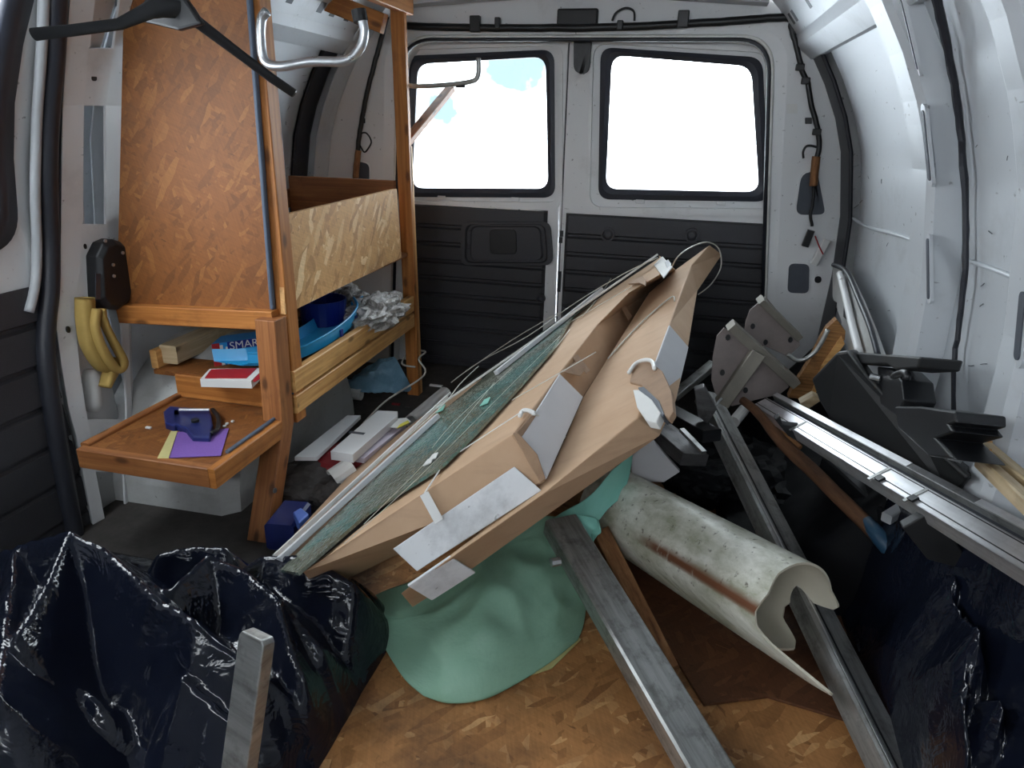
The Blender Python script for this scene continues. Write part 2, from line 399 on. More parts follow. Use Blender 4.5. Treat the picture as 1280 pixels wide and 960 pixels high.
g = m.ramp(n1, [(.35, (.11, .12, .085)), (.48, (.16, .175, .13)), (.56, (.09, .20, .18)), (.8, (.22, .36, .32))])
c = m.mix(m.ramp(v.outputs['Distance'], [(.0, (.5,)*3), (.03, (0, 0, 0))]), g, (.36, .40, .36)); m.base(c)
m.bump(v.outputs['Distance'], .5, .003); M['brokenglass'] = m.m
m = NM('dirty_ground_snow', .8); m.base((.75, .77, .80)); M['ground'] = m.m
# thin clear pane
pm = bpy.data.materials.new('clear_pane'); pm.use_nodes = True; t = pm.node_tree; t.nodes.clear()
o_ = t.nodes.new('ShaderNodeOutputMaterial'); mx_ = t.nodes.new('ShaderNodeMixShader'); tr = t.nodes.new('ShaderNodeBsdfTransparent'); gl = t.nodes.new('ShaderNodeBsdfGlossy')
fr = t.nodes.new('ShaderNodeFresnel'); fr.inputs['IOR'].default_value = 1.35; gl.inputs['Roughness'].default_value = .02; tr.inputs['Color'].default_value = (.94, .97, .98, 1)
t.links.new(fr.outputs[0], mx_.inputs[0]); t.links.new(tr.outputs[0], mx_.inputs[1]); t.links.new(gl.outputs[0], mx_.inputs[2]); t.links.new(mx_.outputs[0], o_.inputs[0])
M['pane'] = pm
m = NM('milky_edge_film', .3); m.base((.5, .5, .5)); M['clearish'] = m.m


# ================================================================== THE SETTING
YR = 2.52                                        # rear body frame plane
def onbody(y, z, side, off=0.0): return V((side*(wallx(z)-off), y, z))
ZS = [-.1, 0, .15, .3, .45, .6, .7, .8, .9, 1.0, 1.1, 1.18, 1.26, 1.34]

b = MB().box((0, .9, -.015), (2.04, 3.4, .03)); floor = struct(build('floor', b, M['floor']))
b = MB(); b.grid(lambda u, v: V((-.62+1.24*u, -.8+3.45*v, 1.345+.03*math.sin(math.pi*u))), 8, 20, (1.24, 3.4))
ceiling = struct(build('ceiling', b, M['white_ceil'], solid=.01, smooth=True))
for y in (.2, 1.0, 1.75, 2.46):
    b = MB(); sec = [(-.05, 0), (-.035, -.03), (.035, -.03), (.05, 0)]
    b.sweep([V((-.62+1.24*k/8, y, 1.345+.03*math.sin(math.pi*k/8))) for k in range(9)], sec, V((0, 1, 0)), V((0, 0, 1)))
    build('roof_bow', b, M['white_ceil'], ceiling)

def skin(side, y0, y1, off, z0=-.1, z1=1.34, n=10):
    zs = [z0]+[z for z in ZS if z0 < z < z1]+[z1]; zz = []
    for a, c in zip(zs, zs[1:]): zz += [a+(c-a)*k/3 for k in range(3)]
    zz.append(z1); b = MB(); k = b.add([onbody(y0+(y1-y0)*i/n, z, side, off) for z in zz for i in range(n+1)])
    for j in range(len(zz)-1):
        for i in range(n):
            a = k+j*(n+1)+i; b.face([a, a+1, a+n+2, a+n+1])
    return b
# right side: outer skin, then the inner sheets between the ribs
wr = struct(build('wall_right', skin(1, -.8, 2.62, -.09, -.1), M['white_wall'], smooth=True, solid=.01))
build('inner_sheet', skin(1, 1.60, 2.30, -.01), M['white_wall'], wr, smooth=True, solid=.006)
build('gap_shade_strip', skin(1, 2.37, 2.505, .004, 0, 1.2), M['rubber'], wr, smooth=True, solid=.01)  # black strip painting the shade of the recess by the rear post
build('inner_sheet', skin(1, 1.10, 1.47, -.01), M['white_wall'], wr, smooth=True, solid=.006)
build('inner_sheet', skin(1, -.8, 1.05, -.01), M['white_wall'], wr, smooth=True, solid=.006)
def rib(parent, side, y0, y1, prot, name='body_rib', z0=0, z1=1.22, foot=0, mat='white_wall', back=0.0):
    b = MB(); n = 30; rows = []
    for j in range(n+1):
        z = z0+(z1-z0)*j/n; f = foot*max(0, 1-z/.5)**1.6
        ys = [(y1+.025+f, -.012), (y1+.008+f, prot*.8), (y1-.02+f, prot), (y0+.02, prot), (y0+.004, prot*.8), (y0-.004, -.012)]
        rows.append([onbody(y, z, side, o-back) for y, o in ys])
    k = b.add([p for r in rows for p in r]); c = 6
    for j in range(n):
        for i in range(c-1):
            a = k+j*c+i; b.face([a, a+1, a+c+1, a+c])
    return build(name, b, M[mat], parent, smooth=False, solid=.004)
ra = rib(wr, 1, 1.47, 1.60, .05, foot=.16)
rb = rib(wr, 1, 1.03, 1.12, .05)
rib(wr, 1, .35, .47, .05)
# long slots in the ribs (pressed openings with a rolled lip)
def slot(parent, px0, px1, wd, side=1, off=.052, name='pressed_slot', mat='darkhole'):
    a, c = PW(*px0, side, off), PW(*px1, side, off); d = (c-a).normalized(); s = d.cross(V((side, 0, 0))).normalized()
    for (ww, ex, m_, dx) in ((wd*1.35, .004, 'white_wall', 0), (wd*.8, -.002, mat, .002)):
        pts = []
        for k in range(9): t = math.pi*k/8; pts.append(a-d*ex-d*math.sin(t)*ww/2+s*math.cos(t)*ww/2)
        for k in range(9): t = math.pi*k/8; pts.append(c+d*ex+d*math.sin(t)*ww/2-s*math.cos(t)*ww/2)
        o = build(name if dx else 'slot_lip', MB().prism([p+V((-side*dx, 0, 0)) for p in pts], (side*.006, 0, 0)), M[m_], parent if not dx else last)
        last = o
slot(ra, (1127, 2), (1146, 82), .022); slot(ra, (1154, 142), (1162, 222), .020); slot(ra, (1160, 300), (1161, 372), .012)
slot(rb, (1279, 370), (1272, 445), .020, off=.052)
# black sealant tube that also paints the shadow gap beside the first rib
pth = smoothpath([PW(x, y, 1, .012) for x, y in ((1166, -30), (1176, 20), (1190, 90), (1200, 160), (1206, 240), (1207, 320), (1200, 400), (1192, 460), (1193, 540))], 5)
b = MB(); b.tube([p+V((0, .006*noise.noise(p*40), 0)) for p in pth], [(.0075+.002*noise.noise(p*60))*max(.3, 1-i/len(pth)*.5) for i, p in enumerate(pth)], 8); build('sealant_gap_shade', b, M['rubber'], wr)
# pressed bead lines on the inner sheets
for pts in (((1066, 272), (1085, 284), (1120, 293), (1163, 308)), ((1208, 325), (1240, 336), (1282, 352))):
    b = MB(); b.tube(smoothpath([PW(x, y, 1, -.005) for x, y in pts], 5), .005 if pts[0][0] != 1072 else .002, 6); build('pressed_bead', b, M['white_wall'], wr, smooth=True)
# scuffs and pencil scribbles on the painted sheets
def scuffs(par, side, box, n, ln, m_, seed, ang=None, off=-.004):
    rnd = random.Random(seed); b = MB()
    for _ in range(n):
        x, y = rnd.uniform(box[0], box[2]), rnd.uniform(box[1], box[3]); a = ang+rnd.uniform(-.3, .3) if ang is not None else rnd.uniform(0, 6.28); l = rnd.uniform(.3, 1)*ln
        p = [PW(x+l*k*math.cos(a+k*.15), y+l*k*math.sin(a+k*.15), side, off) for k in (0, .5, 1)]; b.tube(p, rnd.uniform(.0004, .0010), 4)
    o = build('scuff_mark', b, M[m_], par); o['kind'] = 'stuff'
scuffs(wr, 1, (1062, 190, 1078, 260), 10, 9, 'rubber', 1, 2.4); scuffs(wr, 1, (1060, 380, 1150, 430), 14, 5, 'darkhole', 2); scuffs(wr, 1, (1215, 180, 1280, 500), 12, 8, 'darkhole', 3); scuffs(wr, 1, (1080, 60, 1150, 330), 6, 6, 'darkhole', 4)
# roof side rails
for side in (1, -1):
    b = MB(); sec = [(.80, 1.175), (.775, 1.17), (.73, 1.205), (.722, 1.235), (.66, 1.31), (.62, 1.345), (.74, 1.345)]
    rows = [[V((side*x, y, z)) for x, z in sec] for y in (-.8, 0, .8, 1.3, 1.9, 2.50)]
    k = b.add([p for r in rows for p in r])
    for j in range(len(rows)-1):
        for i in range(len(sec)-1):
            a = k+j*7+i; b.face([a, a+1, a+8, a+7])
    o = struct(build('trim_1' if side > 0 else 'trim_2', b, M['white_wall'], solid=.004))
    o['label'] = 'pressed white roof rail along the %s side' % ('right' if side > 0 else 'left'); o['category'] = 'roof rail'
    for y in ([2.38, 2.30, 2.20, 2.12, 1.95, 1.78] if side < 0 else [2.42, 2.36, 2.12, 1.9, 1.7]):
        h = MB(); c0 = V((side*.691, y, 1.2725)); d1 = V((side*.062, 0, -.075)).normalized(); n1_ = V((-side*.075, 0, -.062)).normalized()
        q = [c0+d1*a+V((0, e, 0))+n1_*.0025 for a, e in ((-.018, -.016), (.018, -.016), (.018, .016), (-.018, .016))]
        build('rail_hole', h.prism(q, -n1_*.004), M['darkhole'], o)

# left side
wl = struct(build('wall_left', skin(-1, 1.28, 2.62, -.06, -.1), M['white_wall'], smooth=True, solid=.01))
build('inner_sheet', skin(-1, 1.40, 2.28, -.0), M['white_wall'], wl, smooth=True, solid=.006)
build('gap_shade_strip', skin(-1, 2.30, 2.40, .0, 0, 1.2), M['rubber'], wl, smooth=True, solid=.01)  # same painted shade for the left corner recess
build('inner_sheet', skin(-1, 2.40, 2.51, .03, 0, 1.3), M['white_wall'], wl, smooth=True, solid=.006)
scuffs(wl, -1, (338, 198, 385, 236), 34, 8, 'darkhole', 5, off=.005); scuffs(wl, -1, (342, 60, 398, 180), 10, 8, 'darkhole', 6, off=.005)
# mid rib seen between rack beam and shelf
b = MB(); q = [PW(x, y, -1, .03) for x, y in ((248, 395), (284, 398), (291, 425), (262, 442), (254, 425))]
build('body_rib', b.prism(q, (-.03, 0, 0)), M['white_wall'], wl, bevel=.004)
# unseen wall behind the camera, raised to block light from the cab
b = MB().box((0, -.79, .54), (1.9, .03, 1.14)); struct(build('front_light_blocker', b, M['white_wall']))
# ------------------------------------------------ rear body frame
inner = rquad([P(503, 50, Y=YR), P(962, 50, Y=YR), V((.80, YR, -.03)), V((-.68, YR, -.03))], [.12, .10, .02, .02], 10)
def rearloop(s, yy):
    return rquad([V((-1.10, yy, 1.45)), V((1.10, yy, 1.45)), V((1.10, yy, -.10)), V((-1.10, yy, -.10))], [.2, .2, .02, .02], 10)
b = MB(); mid = [p.lerp(q, .12) for p, q in zip(inner, rearloop(1, YR))]
b.loops([rearloop(1, YR-.01), shift(mid, (0, -.012, 0)), shift(inner, (0, -.006, 0)), shift(inner, (0, .09, 0))])
wback = struct(build('wall_rear', b, M['white'], smooth=False))
seal = [p for p in inner if p.z > .02]
b = MB(); b.tube([p+V((0, -.012, 0)) for p in sorted(seal, key=lambda p: 0)], .006, 8); 
# order the seal path: right bottom -> top -> left bottom
ps = inner[:]; k0 = min(range(len(ps)), key=lambda i: (ps[i].z > 0, -ps[i].x))
n_ = len(ps); idx = [i for i in range(n_) if ps[i].z > -.02]
left = [p for p in ps if p.x < 0 and p.z > .5]; 
path = [V((-.677, YR, .0))]+ps[0:11]+ps[11:22]+[V((.795, YR, 0))]
b = MB(); b.tube([p+V((0, -.014, 0)) for p in path], .0065, 8); build('door_seal', b, M['rubber'], wback, smooth=True)
b = MB(); b.tube([p+V((.009 if p.x > 0 else -.009, -.012, .009 if p.z > 1 else 0)) for p in path], .006, 8); build('seal_lip', b, M['bead'], wback, smooth=True)
# cavities with pressed edges in the right rear post
def cavity(pts, r, parent, name='access_hole', mat='darkhole', Y=YR-.014, n=5):
    L = rquad([P(x, y, Y=Y) for x, y in pts], r, n)
    c = sum(L, V((0, 0, 0)))/len(L); big = [c+(p-c)*1.07 for p in L]
    b = MB(); b.loops([shift(big, (0, .004, 0)), shift(big, (0, -.003, 0)), shift(L, (0, -.003, 0)), shift(L, (0, .003, 0))]); o = build('hole_lip', b, M['white'], parent)
    return build(name, MB().prism(shift(L, (0, .001, 0)), (0, .002, 0)), M[mat], o)
cavity([(1002, 213), (1022, 216), (1032, 268), (994, 269)], [.04, .02, .02, .03], wback)
cavity([(986, 329), (1012, 330), (1011, 367), (984, 366)], .02, wback)
cavity([(1018, 345), (1027, 345), (1027, 354), (1018, 354)], .013, wback, mat='black')
cavity([(1006, 147), (1015, 147), (1015, 155), (1006, 155)], .003, wback, mat='black')
cavity([(442, 200), (462, 205), (462, 236), (440, 236)], .02, wback)
cavity([(450, 148), (457, 148), (457, 154), (450, 154)], .002, wback, mat='black')
b = MB(); q = [P(x, y, Y=YR-.016) for x, y in ((983, 130), (997, 130), (997, 142), (983, 142))]; build('sticker', b.prism(q, (0, .001, 0)), M['paper'], wback)
# wiring loom along the header and down the right post
def loom(name, pts, r, Y=YR-.03, mat='black', parent=None, jitter=.002, k=5):
    pth = smoothpath([P(p[0], p[1], Y=p[2] if len(p) > 2 else Y) for p in pts], k)
    b = MB(); b.tube([p+V((jitter*noise.noise(p*50), 0, jitter*noise.noise(p*50+V((9, 0, 0))))) for p in pth], r, 8)
    return build(name, b, M[mat], parent, smooth=True)
hl = tag(loom('wiring_loom', [(503, 32), (560, 34), (620, 35), (690, 35), (760, 34), (840, 31), (900, 27), (960, 23), (985, 22), (997, 30)], .012),
         'thick black cable loom running across above the rear doors', 'cable')
for (x, y, sx, sz) in ((594, 30, .036, .05), (622, 29, .018, .035), (854, 24, .035, .05), (775, 32, .02, .03)):
    c = P(x, y, Y=YR-.035); build('loom_clip', MB().box(tuple(c), (sx, .02, sz)), M['black'], hl, bevel=.003)
c = P(722, 22, Y=YR-.02); o = build('brake_lamp_housing', MB().box(tuple(c), (.135, .025, .052)), M['blackmatt'], bevel=.006)
tag(o, 'black rectangular housing over the gap between the rear doors', 'housing')
o = loom('cable_lead', [(765, 26), (770, 16), (782, 10), (792, 14), (793, 26)], .0035, jitter=0); tag(o, 'short black cable loop hanging above the right rear door', 'cable')
vl = loom('wiring_loom', [(1004, -10), (1003, 10), (996, 30), (990, 38), (996, 60), (1003, 90), (1010, 105), (1014, 130), (1022, 160), (1024, 185), (1020, 200)], .0085)
tag(vl, 'black wire loom hanging down the right rear post', 'cable')
o = loom('loom_sleeve', [(1021, 195), (1018, 212), (1017, 232)], .013, mat='rust', parent=vl)
loom('loom_coil', [(996, 22), (989, 30), (992, 40), (1001, 38), (1004, 28), (998, 20)], .008, parent=vl)
loom('loom_branch', [(1021, 184), (1010, 182), (1004, 188), (1004, 198)], .0035, parent=vl)
loom('connector_lead', [(1017, 232), (1016, 255), (1013, 268), (1015, 283)], .005, parent=vl)
for (x, y) in ((1000, 84), (1007, 101), (1021, 165)):
    c = P(x, y, Y=YR-.03); build('loom_clip', MB().box(tuple(c), (.025, .02, .02)), M['black'], vl, bevel=.003)
a, c = P(1014, 288, Y=YR-.035), P(1006, 308, Y=YR-.035); build('connector', MB().beam(a, c, .022, .02, (0, 1, 0), .003), M['black'], vl)
a, c = P(1034, 300, Y=YR-.035), P(1017, 330, Y=YR-.035); o = build('plug_connector', MB().beam(a, c, .024, .02, (0, 1, 0), .003), M['paper'])
tag(o, 'white plug with a red wire dangling on right rear post', 'connector')
loom('red_wire', [(1019, 295, YR-.05), (1024, 308, YR-.05), (1029, 318, YR-.05)], .0022, mat='red', parent=o, jitter=0)
ll = loom('wiring_loom', [(484, 20), (476, 50), (468, 80), (460, 110), (454, 140), (449, 170), (446, 200), (443, 228)], .009); tag(ll, 'black wire loom hanging down the left rear post behind rack', 'cable')
loom('loom_branch', [(450, 168), (458, 166), (464, 178), (456, 190), (450, 182)], .003, parent=ll)
loom('loom_sleeve', [(448, 188), (446, 206), (445, 222)], .012, mat='rust', parent=ll)

# ------------------------------------------------ rear doors
YD = 2.585
def rear_door(num, outer, orad, bead, glass_out, glass_in, card, crad, side):
    L0 = rquad([P(x, y, Y=YD) if not isinstance(y, V) else y for x, y in outer] if not isinstance(outer[0], V) else outer, orad, 8)
    Lb = rquad([P(x, y, Y=YD) for x, y in bead], .055, 8); Lb2 = rquad([P(x+(4 if i in (0, 3) else -4), y+(4 if i < 2 else -9), Y=YD) for i, (x, y) in enumerate(bead)], .05, 8)
    Lg = rquad([P(x, y, Y=YD+.015) for x, y in glass_out], .045, 8); Li = rquad([P(x, y, Y=YD+.012) for x, y in glass_in], .045, 8)
    b = MB(); b.loops([shift(L0, (0, .03, 0)), L0, shift(Lb, (0, 0, 0)), shift(Lb, (0, -.007, 0)), shift(Lb2, (0, -.006, 0)), shift(Lb2, (0, .014, 0)), Lg])
    d = struct(build('door_%d' % num, b, M['white'], smooth=False)); d['label'] = 'white %s rear door with black inner panel' % side; d['category'] = 'door'
    b = MB(); b.loops([shift(Lg, (0, .012, 0)), shift(Lg, (0, -.006, 0)), shift([p.lerp(q, .5) for p, q in zip(Lg, Li)], (0, -.009, 0)), Li, shift(Li, (0, .010, 0))])
    wnd = struct(build('window_%d' % num, b, M['gasket'], smooth=False)); wnd['label'] = 'rounded window in the %s rear door' % side; wnd['category'] = 'window'
    build('pane', MB().prism(shift(Li, (0, .004, 0)), (0, .003, 0)), M['pane'], wnd)
    # moulded card: horizontal grooves
    (x0, z1), (x1, z0) = card; y = YD-.002; prof = []; z = z1; prof.append((y, z)); prof.append((y-.018, z-.006)); st = .068; zz = z-.07
    while zz > z0+.03:
        prof += [(y-.020, zz), (y-.009, zz-.006), (y-.009, zz-.014), (y-.020, zz-.020)]; zz -= st
    prof += [(y-.018, z0+.006), (y, z0)]
    b = MB(); n = len(prof); k = b.add([V((x, yy, z_)) for x in (x0, x0+.012, x1-.012, x1) for yy, z_ in [(yy if x not in (x0, x1) else y, z_) for yy, z_ in prof]])
    for c in range(3):
        for i in range(n-1): a = k+c*n+i; b.face([a, a+1, a+n+1, a+n])
    cd = build('door_card', b, M['trimblack'], d)
    return d, wnd, cd
zt, zl = P(722, 46, Y=YD).z, P(600, 268, Y=YD).z
d1, w1, c1 = rear_door(1, [V((-.70, YD, 1.285)), V((-.010, YD, 1.285)), V((-.003, YD, -.03)), V((-.70, YD, -.03))], [.10, .005, .005, .005],
    [(505, 58), (704, 53), (703, 262), (503, 260)], [(509, 70), (693, 62), (694, 247), (505, 246)], [(522, 80), (682, 71), (685, 236), (515, 235)],
    ((-.625, .655), (-.055, .0)), .03, 'left')
build('centre_seal', MB().box((-.004, YD+.018, .62), (.016, .02, 1.34)), M['rubber'], d1)
d2, w2, c2 = rear_door(2, [V((-.004, YD, 1.285)), V((.80, YD, 1.285)), V((.84, YD, -.03)), V((.003, YD, -.03))], [.005, .08, .005, .005],
    [(738, 50), (964, 62), (974, 270), (733, 268)], [(751, 59), (953, 72), (961, 252), (748, 249)], [(765, 69), (939, 83), (949, 240), (757, 236)],
    ((.015, .650), (.765, .0)), .03, 'right')
# slope of the ledge under each window, the recess handle and bosses
L = rquad([P(x, y, Y=YD-.022) for x, y in ((577, 277), (688, 277), (692, 331), (576, 331))], .035, 6)
c = sum(L, V())/len(L)
sc_ = lambda s, dy: [V((c.x+(p.x-c.x)*s, p.y+dy, c.z+(p.z-c.z)*s)) for p in L]
hd = build('handle_recess', MB().loops([sc_(1, .006), sc_(1, -.010), sc_(.90, -.010), sc_(.86, .002), sc_(.80, .002), sc_(.76, -.006)], True), M['trimblack'], c1)
L2 = rquad([P(x, y, Y=YD-.034) for x, y in ((612, 287), (645, 287), (646, 318), (612, 318))], .02, 5); build('handle', MB().prism(L2, (0, .008, 0)), M['black'], hd if False else c1, bevel=.002)
def boss(x, y, r, par):
    c = P(x, y, Y=YD-.024); ring = lambda rr, dy: [V((c.x+rr*math.cos(t*math.pi/8), c.y+dy, c.z+rr*math.sin(t*math.pi/8))) for t in range(16)]
    build('boss', MB().loops([ring(r, .004), ring(r, -.008), ring(r*.75, -.008), ring(r*.7, .0), ring(r*.4, -.003)], True), M['trimblack'], par)
for x, y in ((760, 293), (865, 294)): boss(x, y, .026, c2)
boss(676, 373, .018, c1)
for k, (x0, y0, x1, y1, dz) in enumerate(((527, 260, 547, 264, .022), (548, 268, 575, 264, .026), (590, 263, 619, 263, .026), (621, 263, 648, 265, .022), (650, 265, 680, 268, .024))):
    a, c = P(x0, y0, Y=YD-.006), P(x1, y1, Y=YD-.006); build('foam_strip', MB().beam(a, c, dz, .006, (0, 1, 0), .001), M['bead'], d1)
for x, y, dd in ((552, 247, d1), (644, 249, d1), (800, 252, d2), (901, 254, d2)):
    c = P(x, y, Y=YD+.002); build('glass_clip', MB().box(tuple(c), (.032, .008, .014)), M['white'], dd, bevel=.002)
for x, y, dd in ((562, 260, d1), (809, 266, d2)):
    c = P(x, y, Y=YD-.004); build('fixing_hole', MB().prism([c+V((.011*math.cos(t*math.pi/6), 0, .007*math.sin(t*math.pi/6))) for t in range(12)], (0, .004, 0)), M['black'], dd)
# latch at the head of the split and strikers below
o = build('door_latch', MB().prism([p for p in rquad([P(x, y, Y=YD-.03) for x, y in ((717, 47), (739, 47), (736, 92), (717, 92))], [.004, .004, .03, .03], 6)], (0, .028, 0)), M['black'], d2, bevel=.003)
for x, y, h in ((702, 292, .014), (701, 300, .014), (699, 352, .05)):
    c = P(x, y, Y=YD-.004); build('striker_slot', MB().box(tuple(c), (.013, .006, h*1.6)), M['black'], d1)
build('drip_edge', MB().tube(smoothpath([P(x, y, Y=YD-.02) for x, y in ((512, 58), (560, 48), (640, 43), (722, 43), (800, 45), (880, 49), (945, 56))], 4), .0045, 6), M['bead'], wback, smooth=True)

# ------------------------------------------------ left: sliding door, gasket, pillar
def onL(y, z, off=0): return V((-(wallx(z)-off), y, z))
def wloop(c4, r, off, n=8):
    L = rquad([V((0, a, z)) for a, z in c4], r, n); return [onL(p.y, p.z, off) for p in L]
oc = [(-.80, 1.33), (1.36, 1.33), (1.36, -.08), (-.80, -.08)]
def sub(L, m=6):
    out = []
    for i, p in enumerate(L):
        q = L[(i+1) % len(L)]; out += [p.lerp(q, k/m) for k in range(m)]
    return out
def ringyz(c4, r, off, n=8):
    L = sub(rquad([V((0, a, z)) for a, z in c4], r, n), 4); return [onL(p.y, p.z, off) for p in L]
wi = [(.62, 1.22), (1.140, 1.22), (1.115, .735), (.62, .735)]
wo_ = [(.57, 1.26), (1.185, 1.26), (1.175, .685), (.57, .685)]
b = MB(); mids = [ringyz([tuple(a*(1-t)+c*t for a, c in zip(p, q)) for p, q in zip(oc, wo_)], .05+.03*t, .015*t+.0) for t in (0, .35, .7, 1)]
b.loops([ringyz(oc, .05, -.05)]+mids)
d3 = struct(build('door_3', b, M['white'], smooth=True)); d3['label'] = 'white side door with window beside the left pillar'; d3['category'] = 'door'
b = MB(); b.loops([ringyz(wo_, .08, .016), ringyz(wo_, .08, .022), ringyz(wi, .06, .018), ringyz(wi, .06, .0)])
w3 = struct(build('window_3', b, M['gasket'], smooth=True)); w3['label'] = 'side door window at the left edge'; w3['category'] = 'window'
L = ringyz(wi, .06, .004); cc = sum(L, V())/len(L)
b = MB(); b.grid(lambda u, v: onL(.60+.56*u, .735+.485*v, .004), 4, 8); build('pane', b, M['pane'], w3)
# black card on the lower door
prof = []; z = .58
b = MB(); rows = []
zz = .60
while zz > .0:
    rows += [(zz, .022), (zz-.075, .024), (zz-.080, .014), (zz-.090, .014)]; zz -= .095
k = b.add([onL(y, max(z, -.02), o) for z, o in rows for y in (-.5, 1.17, 1.19)]); 
for j in range(len(rows)-1):
    for i in range(2): a = k+j*3+i; b.face([a, a+1, a+4, a+3])
build('door_card', b, M['trimblack'], d3, solid=.004)
# rubber gasket strips between door and pillar
for px, r, m_ in ((((70, -30), (68, 60), (61, 150), (59, 230), (62, 300), (62, 360), (58, 400), (57, 450), (66, 520), (78, 590), (92, 660), (104, 720)), .020, 'rubber'),
                  (((56, -30), (52, 60), (46, 150), (44, 240), (46, 310), (44, 355), (36, 390)), .010, 'pvcgrey'),
                  (((80, -30), (79, 60), (73, 150), (70, 230), (73, 300), (73, 350), (68, 400), (66, 450), (76, 520), (90, 600), (104, 680)), .006, 'gasket')):
    pth = smoothpath([PW(x, y, -1, .03) for x, y in px], 5)
    o = build('rubber_gasket' if m_ != 'pvcgrey' else 'inner_gasket', MB().tube(pth, r, 10), M[m_], d3, smooth=True)
rows = [(-40, 92, 120, 150, 172, 1), (0, 88, 118, 148, 166, 1), (57, 84, 112, 141, 158, 1), (60, 84, 110, 140, 158, 0), (132, 79, 104, 130, 150, 1), (276, 77, 103, 131, 152, 1), (280, 77, 102, 131, 152, 0),
        (340, 76, 98, 145, 156, 0), (372, 71, 93, 148, 158, 1), (400, 70, 94, 150, 159, 1), (460, 78, 99, 155, 161, 1), (508, 86, 106, 157, 163, 1), (524, 90, 109, 157, 163, 0), (545, 96, 113, 150, 156, 0), (590, 104, 119, 153, 161, 1), (652, 116, 131, 157, 168, 1), (656, 117, 132, 158, 169, 0), (700, 126, 140, 165, 178, 0), (740, 134, 148, 172, 186, 0)]
b = MB(); R_ = []
for (y, l, hl_, hr_, r, hole) in rows: R_.append([b.add([PW(x, y, -1, .035+o)]) for x, o in ((l-5, -.035), (l, 0), (hl_, .004), (hr_, .004), (r, 0), (r+3, -.03))])
for j in range(len(rows)-1):
    a, c = R_[j], R_[j+1]
    for i in range(5):
        if i == 2 and rows[j][5]: continue
        b.face([a[i], a[i+1], c[i+1], c[i]])
pil = struct(build('trim_3', b, M['white'], solid=.006, bevel=.002)); pil['label'] = 'white body pillar with slotted openings beside the side door'; pil['category'] = 'pillar'
for x, y, rr in ((158, 646, .006), (148, 661, .008), (157, 680, .005), (86, 412, .005), (107, 308, .004), (118, 97, .007)):
    c = PW(x, y, -1, .045); build('pillar_hole', MB().prism([c+V((0, rr*math.cos(t*math.pi/5), rr*math.sin(t*math.pi/5)*(1.6 if rr < .006 else 1))) for t in range(10)], (-.004, 0, 0)), M['black'], pil)
# wheel arches
def arch(side, x_in, yc, r, zc=0):
    b = MB(); n = 20; A_ = [V((side*x_in, yc+r*math.cos(math.pi*k/n), zc+r*math.sin(math.pi*k/n))) for k in range(n+1)]
    c = [V((side*(x_in-.0), p.y, p.z)) for p in A_]; mid_ = [V((side*(x_in+.035), yc+(p.y-yc)*1.1, zc+(p.z-zc)*1.1)) for p in A_]; out = [V((side*.99, yc+(p.y-yc)*1.12, zc+(p.z-zc)*1.12)) for p in A_]
    k = b.add(c+mid_+out+[V((side*x_in, yc, zc))])
    for i in range(n):
        b.face([k+i, k+i+1, k+n+2+i, k+n+1+i]); b.face([k+n+1+i, k+n+2+i, k+2*n+3+i, k+2*n+2+i]); b.face([k+3*n+3, k+i, k+i+1][::1])
    return b
o = struct(build('trim_4', arch(-1, .60, 1.66, .33), M['white_dirty'], smooth=False)); o['label'] = 'rounded dirty white wheel arch under the rack'; o['category'] = 'wheel arch'
# curved stay in front of right rear corner
pts = [(1040, 330), (1056, 340), (1072, 375), (1086, 410), (1098, 445), (1062, 450), (1050, 400), (1040, 372)]
b = MB(); b.prism([P(x, y, X=.90) for x, y in pts], (.02, 0, 0)); o = build('corner_gusset', b, M['white_dirty'], wr, bevel=.006)
b = MB(); b.tube(smoothpath([P(x, y, X=.895) for x, y in ((1042, 331), (1058, 340), (1074, 375), (1088, 410), (1098, 446))], 5), .007, 8); build('gusset_sealant', b, M['rubber'], wr, smooth=True)
b = MB(); b.tube(smoothpath([P(x, y, X=.885) for x, y in ((1050, 342), (1058, 375), (1066, 410), (1074, 440))], 5), .010, 8); build('gusset_bead', b, M['white'], wr, smooth=True)
for c4 in (((1056, 378), (1062, 381), (1062, 402), (1055, 396)), ((1038, 373), (1046, 378), (1044, 400), (1037, 398))):
    b = MB(); b.prism([P(x, y, X=.8985) for x, y in c4], (-.002, 0, 0)); build('gusset_hole', b, M['black'], wr)
# ground outside
b = MB().box((0, 30, -.62), (120, 120, .02)); g = struct(build('ground', b, M['ground'])); g['label'] = 'pale ground outside the van'; g['category'] = 'ground'
# ================================================================== THE RACK
rk = tag(empty('shelf_rack', (-.65, 1.75, 0)), 'wooden shelf rack of orange timber and chipboard along the left wall', 'shelf rack', None)
def W(name, p0, p1, w_, h_, up=(0, 0, 1), m_='pine', par=rk, bev=.002): return build(name, MB().beam(p0, p1, w_, h_, up, bev), M[m_], par)
XF = -.47
def leg(pts, w_, m_, extra=None):
    b = MB(); pth = [V(p) for p in pts]; sec = [(-w_/2+.002, -.022), (w_/2-.002, -.022), (w_/2, -.020), (w_/2, .020), (w_/2-.002, .022), (-w_/2+.002, .022), (-w_/2, .020), (-w_/2, -.020)]
    b.sweep(pth, sec, V((1, 0, 0)), V((0, 1, 0))); return build('post', b, M[m_], rk)
